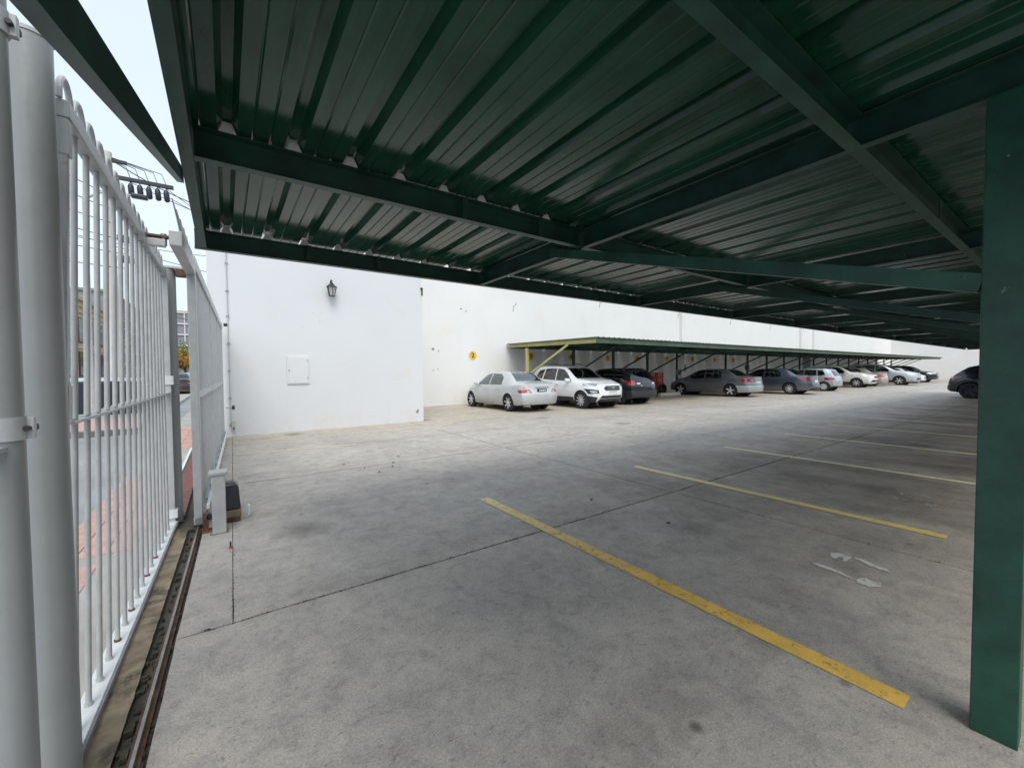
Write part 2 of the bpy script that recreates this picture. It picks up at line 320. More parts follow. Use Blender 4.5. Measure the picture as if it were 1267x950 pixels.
# ------------------------------------------------------------------ helpers
def link_mesh(name, me, mat=None, parent=None, smooth=False):
    o = bpy.data.objects.new(name, me); C.objects.link(o)
    if mat is not None and not me.materials: me.materials.append(mat)
    if parent is not None: o.parent = parent
    if smooth:
        for p in me.polygons: p.use_smooth = True
    return o
class MB:
    def __init__(s): s.v = []; s.f = []
    def add(s, vs, fs):
        n = len(s.v); s.v += [tuple(v) for v in vs]; s.f += [tuple(i + n for i in f) for f in fs]; return s
    def box(s, x0, x1, y0, y1, z0, z1):
        return s.add([(x0,y0,z0),(x1,y0,z0),(x1,y1,z0),(x0,y1,z0),(x0,y0,z1),(x1,y0,z1),(x1,y1,z1),(x0,y1,z1)],
                     [(0,3,2,1),(4,5,6,7),(0,1,5,4),(1,2,6,5),(2,3,7,6),(3,0,4,7)])
    def prism(s, poly, a, b):
        """poly: list of points in plane (3D) a-side; extrude by vector b-a"""
        n = len(poly); d = Vector(b) - Vector(a)
        vs = [Vector(p) for p in poly] + [Vector(p) + d for p in poly]
        return s.add(vs, [tuple(range(n))[::-1], tuple(range(n, 2*n))] + [(i, (i+1) % n, n + (i+1) % n, n + i) for i in range(n)])
    def beam(s, a, b, prof, up=(0, 0, 1)):
        """extrude a profile (list of (side, up)) from a to b"""
        a = Vector(a); b = Vector(b); d = (b - a).normalized(); u = Vector(up)
        sd = d.cross(u).normalized(); u = sd.cross(d).normalized(); n = len(prof)
        vs = [a + sd * p + u * q for p, q in prof] + [b + sd * p + u * q for p, q in prof]
        return s.add(vs, [tuple(range(n)), tuple(range(n, 2*n))[::-1]] + [(i, n + i, n + (i+1) % n, (i+1) % n) for i in range(n)])
    def bar(s, a, b, w, h=None, up=(0, 0, 1)):
        h = h or w
        return s.beam(a, b, [(-w/2,-h/2),(w/2,-h/2),(w/2,h/2),(-w/2,h/2)], up)
    def tube(s, pts, r, n=8, caps=True):
        pts = [Vector(p) for p in pts]; base = len(s.v); m = len(pts)
        rs = r if isinstance(r, (list, tuple)) else [r] * m
        ref = None
        for i, p in enumerate(pts):
            d = (pts[min(i+1, m-1)] - pts[max(i-1, 0)]).normalized()
            if ref is None: ref = Vector((0, 0, 1)) if abs(d.z) < .9 else Vector((1, 0, 0))
            a = (ref - d * ref.dot(d)).normalized(); bb = d.cross(a); ref = a
            for k in range(n):
                t = 2 * PI * k / n
                s.v.append(tuple(p + (a * math.cos(t) + bb * math.sin(t)) * rs[i]))
        for i in range(m - 1):
            for k in range(n):
                s.f.append((base + i*n + k, base + i*n + (k+1) % n, base + (i+1)*n + (k+1) % n, base + (i+1)*n + k))
        if caps:
            s.f.append(tuple(base + k for k in range(n))[::-1]); s.f.append(tuple(base + (m-1)*n + k for k in range(n)))
        return s
    def mesh(s, name='m'):
        me = bpy.data.meshes.new(name); me.from_pydata(s.v, [], s.f); me.validate()
        bm = bmesh.new(); bm.from_mesh(me); bmesh.ops.recalc_face_normals(bm, faces=bm.faces); bm.to_mesh(me); bm.free()
        return me
    def build(s, name, mat, parent=None, smooth=False, bevel=0):
        me = s.mesh(name)
        if bevel:
            bm = bmesh.new(); bm.from_mesh(me)
            bmesh.ops.bevel(bm, geom=[e for e in bm.edges if e.calc_face_angle(0) > .6], offset=bevel, segments=2, affect='EDGES', profile=.5)
            bm.to_mesh(me); bm.free()
        o = link_mesh(name, me, mat, parent)
        if smooth:
            for p in me.polygons: p.use_smooth = True
            if smooth != 'all': me.set_sharp_from_angle(angle=math.radians(40))
        return o
def thing(name, label, cat, loc=(0, 0, 0), rz=0, group=None):
    o = bpy.data.objects.new(name, None); C.objects.link(o); o.empty_display_size = .2
    o.location = loc; o.rotation_euler = (0, 0, rz); tag(o, label, cat, group); return o
def tag(o, label, cat, group=None):
    o['label'] = label; o['category'] = cat
    if group: o['group'] = group
    return o
def structure(o): o['kind'] = 'structure'; return o
def cprof(h=.14, w=.05, t=.004, flip=1):
    """C channel, web on one side"""
    return [(-w/2*flip, 0), (w/2*flip, 0), (w/2*flip, t), ((-w/2 + t)*flip, t), ((-w/2 + t)*flip, h - t), (w/2*flip, h - t), (w/2*flip, h), (-w/2*flip, h)]

# ------------------------------------------------------------------ ground
g = MB(); g.box(-400, 600, -300, 600, -.20, -.03); ground = structure(g.build('ground', MT['joint']))
XJ = [-.27, .02, 4.17, 8.35, 12.55, 16.75, 20.95, 25.15, 29.35, 33.55, 37.75, 41.95, 46.15, 50.35, 54.55, 58.75, 62.95, 67.15, 72.3]
YJ = [-9.0, -4.2, -.68, 2.75, 6.18, 9.62, 13.05, 15.6]
def jx(i, y): return -.318 + .0271 * (y - .3) if i == 0 else (.0 + .0115 * (y - 2.75) if i == 1 else XJ[i])
def slab(i, x0, x1, y0, y1, x, rnd, wob=.006, z=0.0):
    gap = .004
    ir = 2 if (i == 0 and y1 < 2.8) else i + 1
    pts = []
    def edge(ax, ay, bx, by, k=1):
        L = math.hypot(bx - ax, by - ay); n = max(2, int(L / .16)) if x < 9 else max(2, int(L / 1.0))
        nx, ny = -(by - ay) / L, (bx - ax) / L       # inward for ccw
        for i in range(n):
            t = i / n; w = gap * min(1, k) + (abs(rnd.gauss(0, wob * .5 * k)) if 0 < i else 0)
            if i: w += rnd.random() * .003 * k
            pts.append((ax + (bx - ax) * t + nx * w, ay + (by - ay) * t + ny * w))
    c = gap
    g_ = c
    if i == 0 or i == 1: c = .0016 if y0 < 2 else .0032
    edge(jx(i, y0) + c, y0, jx(ir, y0) - c, y0, 1.6); edge(jx(ir, y0), y0 + c, jx(ir, y1), y1 - c, .35 if i == 0 else 1); edge(jx(ir, y1) - c, y1, jx(i, y1) + c, y1, 1.6); edge(jx(i, y1), y1 - c, jx(i, y0), y0 + c, .35 if i == 1 else 1)
    n = len(pts)
    m = MB(); m.v = [(a, b, z) for a, b in pts] + [(a, b, -.04) for a, b in pts]
    m.f = [tuple(range(n))] + [(i, n + i, n + (i+1) % n, (i+1) % n) for i in range(n)]
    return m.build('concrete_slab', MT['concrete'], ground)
rnd = random.Random(3)
for i in range(len(XJ) - 1):
    for j in range(len(YJ) - 1):
        x0, x1, y0, y1 = XJ[i], XJ[i+1], YJ[j], YJ[j+1]
        if x1 < 4.3 and y0 > 9: y1 = min(y1, 11.0)
        if x1 < 4.3 and y0 > 11: continue
        if i == 1 and y1 < 2.8: continue
        slab(i, x0, x1, y0, y1, x0 + max(0, j - 5) * 3, rnd, .0035 if i == 0 else .006)
# flat sheet pieces laid on the slabs
def strip_mesh(x0, x1, y0, y1, z=.004, wob=.004, step=.05):
    m = MB(); n = max(2, int((y1 - y0) / step)); r = random.Random(int(x0 * 100))
    for i in range(n + 1):
        y = y0 + (y1 - y0) * i / n
        m.v += [(x0 + r.gauss(0, wob * .5), y, z), (x1 + r.gauss(0, wob * .5), y, z)]
    m.f = [(2*i, 2*i+1, 2*i+3, 2*i+2) for i in range(n)]
    return m
for k in range(12):
    x = 2.30 + 2.5 * k + (.05 if k else 0)
    mat = MT['line_y'] if k == 0 else (MT['line_p'] if k == 1 else MT['line_w'])
    o = strip_mesh(x - .056, x + .056, .42 + .25 * (k > 0) + .1 * (k > 2), 3.84 - .03 * (k > 0), .004, .003, .05 if k < 4 else .3).build('parking_line', mat, ground)
    if k == 0: o['label'] = 'bright yellow bay line nearest the camera'
    if k == 1: o['label'] = 'pale yellow bay line behind the nearest one'
m = MB(); m.v = [(.10, 8.44, .004), (2.05, 8.22, .004), (2.05, 8.27, .004), (.10, 8.49, .004)]; m.f = [(0,1,2,3)]
m.build('parking_line', MT['line_w'], ground)['label'] = 'thin faded white line in front of the plain white wall'
# worn painted bay numbers (flat paint)
def paint_poly(pts, name='painted_number', parent=ground, z=.004, mat=None):
    m = MB(); m.v = [(a, b, z) for a, b in pts]; m.f = [tuple(range(len(pts)))]
    o = m.build(name, mat or MT['mark_w'], parent); return o
num = MB()
def addp(pts, dx=0, dy=0, s=1, ox=3.55, oy=.95):
    n = len(num.v); num.v += [(ox + dx + (a - ox) * s, oy + dy + (b - oy) * s, .004) for a, b in pts]; num.f.append(tuple(range(n, n + len(pts))))
STROKES = [[(3.405,1.115),(3.425,1.135),(3.455,1.115),(3.46,1.04),(3.435,.97),(3.385,.885),(3.37,.895),(3.395,.96),(3.405,1.05)],
           [(3.655,1.10),(3.73,1.12),(3.79,1.07),(3.77,1.0),(3.66,1.0),(3.63,1.02),(3.70,1.03),(3.70,1.06),(3.64,1.06)],
           [(3.76,.985),(3.79,.985),(3.785,.93),(3.745,.87),(3.74,.80),(3.70,.77),(3.69,.83),(3.705,.88),(3.735,.93)],
           [(3.42,.87),(3.47,.85),(3.44,.80),(3.47,.77),(3.40,.755),(3.345,.80),(3.345,.86),(3.39,.875)]]
for s in STROKES: addp(s)
num.build('painted_number', MT['mark_w'], ground)['label'] = 'worn white bay number painted between the two nearest yellow lines'
num = MB()
for s in STROKES: addp(s, 2.45, .12)
num.build('painted_number', worn_paint('very_worn_number_paint', (.48, .46, .42), .50), ground)['label'] = 'almost worn away white bay number in the second bay'
# small flat debris dropped on the slabs near the first yellow line
tw = MB(); r = random.Random(9)
for (x, y) in [(1.62, 6.05), (1.72, 5.7), (2.08, 6.2), (1.45, 6.5), (2.3, 6.6), (2.0, 5.95), (3.3, 2.2), (3.2, 3.1)]:
    a = r.random() * 3; l = .035; tw.bar((x, y, .006), (x + l * math.cos(a), y + l * math.sin(a), .008), .02, .005)
o = tw.build('fallen_leaf_scraps', MT['rust'], ground); o['kind'] = 'stuff'

# crumbs and torn edges along the slab joints
jc = MB(); r = random.Random(31)
def crumbs(x0, y0, x1, y1, n):
    for i in range(n):
        t = r.random(); x = x0 + (x1 - x0)*t + r.gauss(0, .007); y = y0 + (y1 - y0)*t + r.gauss(0, .007); s = r.uniform(.002, .008)
        a = [r.random()*.6 + k*1.26 for k in range(5)]
        b = len(jc.v); jc.v += [(x + s*r.uniform(.6, 1.5)*math.cos(q), y + s*r.uniform(.6, 1.5)*math.sin(q), .0025) for q in a]; jc.f.append(tuple(range(b, b+5)))
crumbs(-.2, 2.75, 7, 2.75, 420); crumbs(.0, 2.75, .012, 3.9, 35); crumbs(4.17, -.6, 4.17, 9, 220); crumbs(.05, 6.18, 9, 6.18, 250)
o = jc.build('joint_crumbs', MT['soil'], ground); o['kind'] = 'stuff'
# gate track: sandy kerb, dark gap, rusty channel and rail
_k = strip_mesh(-.47, -.365, .2, 4.72, 0, .0022, .05); _k.v = [(x + .0240 * (y - 2.2), y, z) for x, y, z in _k.v]; structure(_k.build('kerb', MT['sandy']))
trk = thing('gate_track', 'rusty steel rail with shiny top along the gap beside the white fence', 'gate track', (-.31, 3.3, 0))
TA, TB = (-.352, .3), (-.065, 10.9)
def tpt(t, dx=0, z=0): return (TA[0] + (TB[0]-TA[0])*t + dx + .31, TA[1] + (TB[1]-TA[1])*t - 3.3, z)
MB().bar(tpt(0, 0, .006), tpt(1, 0, .006), .012, .02).build('rail_head', MT['railtop'], trk)
MB().bar(tpt(0, 0, -.014), tpt(1, 0, -.014), .042, .012).build('rail_base', MT['rust'], trk)
dm = MB(); r = random.Random(4)
for i in range(260):
    t = r.random() * .95; side = r.choice([-.05, -.04, -.03, .022, .03]); x, y, z = tpt(t, side + r.gauss(0, .006), .0)
    x -= .31; y += 3.3; s = r.uniform(.004, .016)
    dm.box(x - s, x + s, y - s * r.uniform(.5, 2), y + s * r.uniform(.5, 2), -.03, r.uniform(-.02, -.004))
o = tag(dm.build('track_debris', MT['soil']), 'dark crumbs of dirt and leaf litter in the gap along the gate rail', 'debris'); o['kind'] = 'stuff'

# ------------------------------------------------------------------ walls of the yard
WH = 6.2
def wall_panel_mesh(x0, x1, y0, y1, h=WH): return MB().box(x0, x1, y0, y1, -.05, h)
blk = thing('white_block_wall', 'tall plain white wall block with a small meter hatch, left of the parked cars', 'wall', (2.1, 10.97, 0))
def inb(b, ox, oy, oz=0):
    b.v = [(x - ox, y - oy, z - oz) for x, y, z in b.v]; return b
inb(wall_panel_mesh(-.28, 4.60, 10.97, 15.5), 2.1, 10.97).build('wall', MT['wall_white'], blk)
# meter hatch
h = inb(MB().box(1.19, 1.665, 10.945, 10.97, 1.13, 1.80), 2.1, 10.97).build('hatch_frame', MT['wall_white'], blk, bevel=.003)
inb(MB().box(1.215, 1.64, 10.935, 10.944, 1.155, 1.775), 2.1, 10.97).build('hatch_door', MT['wall_white'], blk)
for z in (1.25, 1.66): inb(MB().tube([(1.63, 10.932, z), (1.63, 10.932, z + .06)], .008, 6), 2.1, 10.97).build('hinge', MT['fence'], blk)
inb(MB().tube([(1.235, 10.936, 1.46), (1.235, 10.922, 1.46)], .012, 8), 2.1, 10.97).build('hatch_lock', MT['trim'], blk)
for (x, z) in [(1.78, 2.86), (1.98, 2.86), (1.93, 2.66), (1.55, 2.49)]:
    inb(MB().tube([(x, 10.972, z), (x, 10.966, z)], .008, 6), 2.1, 10.97).build('screw_plug', MT['crack'], blk)
chip = inb(MB().add([(4.36,10.968,.28),(4.42,10.968,.22),(4.47,10.968,.30),(4.44,10.968,.37),(4.40,10.968,.31)], [(0,1,2,3,4)]), 2.1, 10.97).build('plaster_chip', MT['crack'], blk)
# bracket at the block's corner
inb(MB().box(4.56, 4.62, 10.93, 10.975, 3.72, 3.77).box(4.585, 4.615, 10.93, 10.975, 3.55, 3.72), 2.1, 10.97).build('corner_bracket', MT['trim'], blk)
# conduit
cd = thing('conduit', 'thin white conduit with clips running down the white wall beside the gate', 'conduit', (.07, 10.95, 0))
MB().tube([(0, 0, .2), (0, 0, 5.6)], .011, 8).build('pipe', MT['fence'], cd, smooth=True)
for z in (.25, .85, 1.45, 2.05, 2.65, 3.2, 3.8): MB().box(-.028, .028, -.012, .018, z, z + .014).build('clip', MT['greybld'], cd)
cd2 = thing('junction_box', 'small beige box with brown knob low on the wall behind the gate', 'junction box', (.12, 10.93, .22))
MB().box(-.035, .035, -.03, .038, -.09, .12).build('box', MT['polecon'], cd2, bevel=.004)
MB().tube([(.0, -.03, -.03), (0, -.05, -.03)], .02, 8).build('knob', MT['rust'], cd2)
# wall lantern
ln = thing('wall_lantern', 'small dark wall lantern with frosted panes high on the white wall', 'lantern', (2.19, 10.80, 3.28))
def fr(r0, z0, r1, z1, n=6, m=None):
    m = m or MB(); b = len(m.v)
    for (r_, z_) in ((r0, z0), (r1, z1)):
        for k in range(n): m.v.append((r_ * math.cos(2*PI*k/n + PI/6), r_ * math.sin(2*PI*k/n + PI/6), z_))
    m.f += [(b+k, b+(k+1)%n, b+n+(k+1)%n, b+n+k) for k in range(n)] + [tuple(b+k for k in range(n))[::-1], tuple(b+n+k for k in range(n))]
    return m
fr(.062, .012, .105, .215).build('glass_body', MT['lampglass'], ln)
fr(.075, -.01, .068, .011).build('base_ring', MT['black'], ln)
MB().tube([(0, 0, .216), (0, 0, .23), (0, 0, .235), (0, 0, .31), (0, 0, .345), (0, 0, .40)], [.135, .13, .11, .035, .02, .005], 6).build('cap', MT['black'], ln)
for k in range(6):
    a = 2*PI*k/6 + PI/6
    MB().bar((.066*math.cos(a), .066*math.sin(a), 0), (.11*math.cos(a), .11*math.sin(a), .22), .012).build('cage_bar', MT['black'], ln)
MB().tube([(0, 0, .33), (-.01, .06, .40), (-.01, .13, .33), (-.01, .16, .2)], .012, 6).bar((-.01, .165, .05), (-.01, .165, .30), .06, .012, up=(0, 1, 0)).build('bracket', MT['black'], ln)

far = thing('boundary_wall', 'long white boundary wall behind the far row of parked cars', 'wall', (36, 15.5, 0))
inb(MB().box(4.60, 72.2, 15.5, 15.8, -.05, WH), 36, 15.5).build('wall', MT['wall_cream'], far)
for x in (24.3, 43.0, 46.0): inb(MB().box(x - .14, x + .14, 15.3, 15.5, -.03, WH), 36, 15.5).build('pilaster', MT['wall_cream'], far)
inb(MB().box(43.6, 45.4, 15.44, 15.5, .0, 2.5), 36, 15.5).build('plaster_patch', MT['greybld'], far)
# cracks / cable marks under the wall top
for (x, z) in [(11.15, 4.15), (16.9, 4.8), (24.2, 4.75), (30.8, 4.7), (37.2, 4.6), (43.8, 4.6)]:
    inb(MB().tube([(x, 15.49, z + .45), (x - .03, 15.49, z + .33), (x - .17, 15.49, z + .25), (x - .19, 15.49, z)], .012, 5), 36, 15.5).build('wall_crack', MT['crack'], far)
r = random.Random(12)
for (x, z, s) in [(6.95, 2.33, .07), (7.2, 2.25, .04), (6.95, 1.45, .035), (7.15, 1.52, .03), (5.9, .75, .04), (8.25, 4.05, .05), (8.5, 3.98, .04), (6.0, .35, .05), (5.6, .3, .045), (5.75, .38, .03)]:
    pts = [(x + s * r.uniform(.6, 1.2) * math.cos(a), 15.495, z + s * r.uniform(.5, 1.1) * math.sin(a)) for a in [k * 2 * PI / 8 for k in range(8)]]
    inb(MB().add(pts, [tuple(range(8))]), 36, 15.5).build('plaster_chip', MT['crack'], far)
end = thing('end_wall', 'far white wall closing the end of the car park', 'wall', (72.2, 3, 0))
MB().box(0, .3, -12, 12.8, -.05, WH).build('wall', MT['wall_cream'], end)
back = thing('rear_wall', 'white wall along the rear side of the yard', 'wall', (36, -9.2, 0))
MB().box(-36.3, 36, -.3, 0, -.05, 3.0).build('wall', MT['wall_cream'], back)

# yellow discs with numbers
def disc(x, z, n, rr=.185):
    words = {2:'two',3:'three',4:'four',5:'five',6:'six',7:'seven',8:'eight',9:'nine',10:'ten',11:'eleven',12:'twelve'}
    t = thing('bay_number_disc', 'yellow painted disc with black number %s on the far white wall' % words[n], 'number sign', (x, 15.492, z), 0, 'yellow bay number discs on the far wall')
    m = MB(); k = 20
    vs = [(rr * math.cos(2*PI*i/k), 0, rr * math.sin(2*PI*i/k)) for i in range(k)]
    m.prism(vs, (0, 0, 0), (0, -.004, 0)).build('disc', MT['disc'], t)
    cu = bpy.data.curves.new('num', 'FONT'); cu.body = str(n); cu.size = .27 if n < 10 else .22; cu.align_x = 'CENTER'; cu.align_y = 'CENTER'; cu.extrude = .002; cu.offset = .006
    tmp = bpy.data.objects.new('tmp', cu); C.objects.link(tmp)
    me = bpy.data.meshes.new_from_object(tmp.evaluated_get(bpy.context.evaluated_depsgraph_get())); bpy.data.objects.remove(tmp)
    me.materials.clear()
    o = link_mesh('digit', me, MT['digit'], t); o.rotation_euler = (PI/2, 0, 0); o.location = (0, -.008, 0)
for i, x in enumerate([8.80, 11.98, 14.6, 17.36, 19.9, 22.8, 25.7, 28.45, 31.05]): disc(x, 2.09, i + 2)

# ------------------------------------------------------------------ near canopy
can = thing('carport', 'big dark green steel canopy overhead with ribbed sheet roof and square column', 'carport', (2.39, .19, 0))
def place(b): return inb(b, 2.39, .19)
RAF = [-.12] + [2.355 + 2.75 * k for k in range(12)]
X0, X1 = -.17, RAF[-1] + .05
ZB, ZT = 2.37, 2.502
YF, YM, YN, YBK = 3.96, 2.36, .64, -1.0
for i, x in enumerate(RAF):
    place(MB().beam((x, YBK, ZB + .03 - .0), (x, YF - .03, ZB - .01), cprof(.14, .05, .004, -1 if i else 1))).build('rafter', MT['steel'], can)
for (y, z, nm, fl) in ((YF, ZB - .012, 'beam', 1), (YM, ZB + .004, 'beam', 1), (YN, ZB + .016, 'beam', 1), (YBK, ZB + .03, 'beam', -1)):
    for i in range(len(RAF) - 1):
        xa, xb = RAF[i] + .027, RAF[i+1] - .027
        if y in (YF, YBK): xa, xb = RAF[i], RAF[i+1]
        if y in (YF, YBK) and i == 0: xa = X0
        place(MB().beam((xa, y, z), (xb, y, z), cprof(.14, .055, .004, fl))).build(nm, MT['steel'], can)
for i, x in enumerate(RAF):
    xb = x if i else -.167
    place(MB().bar((xb, .25, 1.717), (xb, 2.74, 2.427), .045 if i else .028, .07)).build('brace', MT['column'] if i == 1 else MT['steel'], can)
    cx = x + .035 if i else -.20
    place(MB().box(cx - .06, cx + .06, .13, .25, 0, 2.40)).build('column', MT['column'], can, bevel=.004)
    place(MB().box(cx - .10, cx + .10, .09, .29, 0.002, .006)).build('base_plate', MT['steel'], can) if i != 1 else None
for (x, y) in [(1.28, YM), (1.22, YF), (.62, YF), (1.9, YM), (3.9, YM), (3.9, YN)]:
    place(MB().box(x - .02, x + .02, y - .036, y - .030, ZB + .01, ZB + .13)).build('cleat', MT['steel'], can)
# sheets: ribs along Y every 0.275 m
RP, R0 = .275, .034
def sheet_profile(c0, c1, z):
    """points (x, z) from rib centre c0 index to c1 index"""
    pts = []
    for k in range(c0, c1 + 1):
        cx = R0 + RP * k
        if k > c0: pts.append((cx - .040, z))
        else: pts.append((cx - .040, z))
        pts += [(cx - .018, z + .044), (cx + .018, z + .044), (cx + .040, z)]
        if k < c1:
            for q in (.28, .36, .64, .72):
                pass
            pts += [(cx + .095, z), (cx + .101, z + .004), (cx + .107, z), (cx + .168, z), (cx + .174, z + .004), (cx + .180, z)]
    return pts
def zroof(y): return ZT + .012 + (YF - y) * .008
k = -1; n_ = 0
while R0 + RP * k < X1 - .1:
    c1 = k + 4
    dz = .0022 * (n_ % 2)
    pr = sheet_profile(k, c1, 0)
    pr = [(x, z) for x, z in pr if x > X0 + .02 and x < X1 + .15]
    if k == -1: pr = [(X0 + .01, 0)] + pr
    m = MB(); ys = [YBK - .12, YN, YM, YF + .055]
    for y in ys:
        for (x, z) in pr: m.v.append((x, y, zroof(y) + z + dz))
    q = len(pr)
    for a in range(len(ys) - 1):
        for i in range(q - 1): m.f.append((a*q + i, a*q + i + 1, (a+1)*q + i + 1, (a+1)*q + i))
    # thickness
    b = len(m.v)
    m.v += [(x, y, z + .0012) for (x, y, z) in m.v[:b]]
    m.f += [tuple(b + i for i in f)[::-1] for f in m.f[:]]
    place(m).build('roof_sheet', MT['roof'], can)
    k = c1; n_ += 1
# edge flashing along the left side
# white rib spacers on the beams
r = random.Random(21); far_sp = MB()
for (y, zz) in ((YM, ZB + .004 + .14), (YF, ZB - .012 + .14)):
    for k in range(-0, 60):
        cx = R0 + RP * k
        zt = zroof(y) + .040
        if r.random() < (.05 if k < 6 else .35): continue
        if y == YM and k > 7: continue
        hgt = r.uniform(.75, 1.0)
        w0, w1 = .036, .017
        tl = r.uniform(-.004, .004)
        b = MB() if k < 12 else far_sp
        b.prism([(cx - w0, y - .026, zz), (cx + w0, y - .026, zz), (cx + w1 + tl, y - .022, zz + (zt - zz) * hgt), (cx - w1 + tl, y - .022, zz + (zt - zz) * hgt)], (0, 0, 0), (0, .03, 0))
        if k < 12: place(b).build('rib_spacer', MT['spacer'], can)
if far_sp.v: o = place(far_sp).build('rib_spacer', MT['spacer'], can); o['kind'] = 'stuff'

# ------------------------------------------------------------------ far canopy
fc = thing('carport', 'low far carport with green ribbed roof and yellow end frame above the parked row', 'carport', (10.6, 14.0, 0))
def pf(b): return inb(b, 10.6, 14.0)
FX = [10.63, 13.35, 16.1, 18.85, 21.6] + [27.1 + 2.95 * k for k in range(14)]
for i, x in enumerate(FX):
    mt = MT['yellow_steel'] if i == 0 else MT['steel']
    o1 = pf(MB().box(x - .05, x + .05, 13.95, 14.05, 0, 2.38)).build('post', mt, fc)
    o2 = pf(MB().bar((x, 13.96, 1.22), (x, 11.45, 2.39), .05, .07)).build('brace', mt, fc)
    o3 = pf(MB().beam((x, 15.38, 2.47), (x, 9.95, 2.37), cprof(.14, .06, .004))).build('rafter', mt, fc)
    if i == 0: o1['label'] = 'pale yellow end post'; o2['label'] = 'pale yellow end brace'; o3['label'] = 'pale yellow end rafter'
xe = FX[-1] + .2
pf(MB().box(10.56, xe, 9.90, 9.945, 2.36, 2.51)).build('fascia', MT['farroof'], fc)
for y, z in ((12.0, 2.42), (14.0, 2.46), (15.3, 2.48)): pf(MB().box(10.67, xe, y - .03, y + .03, z - .04, z + .07)).build('purlin', MT['steel'], fc)
x = 10.5; i = 0
while x < xe:
    m = MB(); pr = []
    for k in range(4):
        cx = x + .275 * k + .1
        pr += [(cx - .05, 0), (cx - .025, .05), (cx + .025, .05), (cx + .05, 0)]
    pr.append((x + 1.1, 0))
    dz = .003 * (i % 2)
    for (y, zz) in ((9.86, 2.523), (15.45, 2.60)):
        for (a, b_) in pr: m.v.append((a, y, zz + b_ + dz))
    q = len(pr); m.f = [(j, j+1, q+j+1, q+j) for j in range(q - 1)]
    b0 = len(m.v); m.v += [(a, b_, c + .006) for (a, b_, c) in m.v[:b0]]; m.f += [tuple(b0 + t for t in f)[::-1] for f in m.f[:]]
    m.f += [(j, b0+j, b0+j+1, j+1) for j in range(q - 1)]
    pf(m).build('roof_sheet', MT['farroof'], fc)
    x += 1.1; i += 1
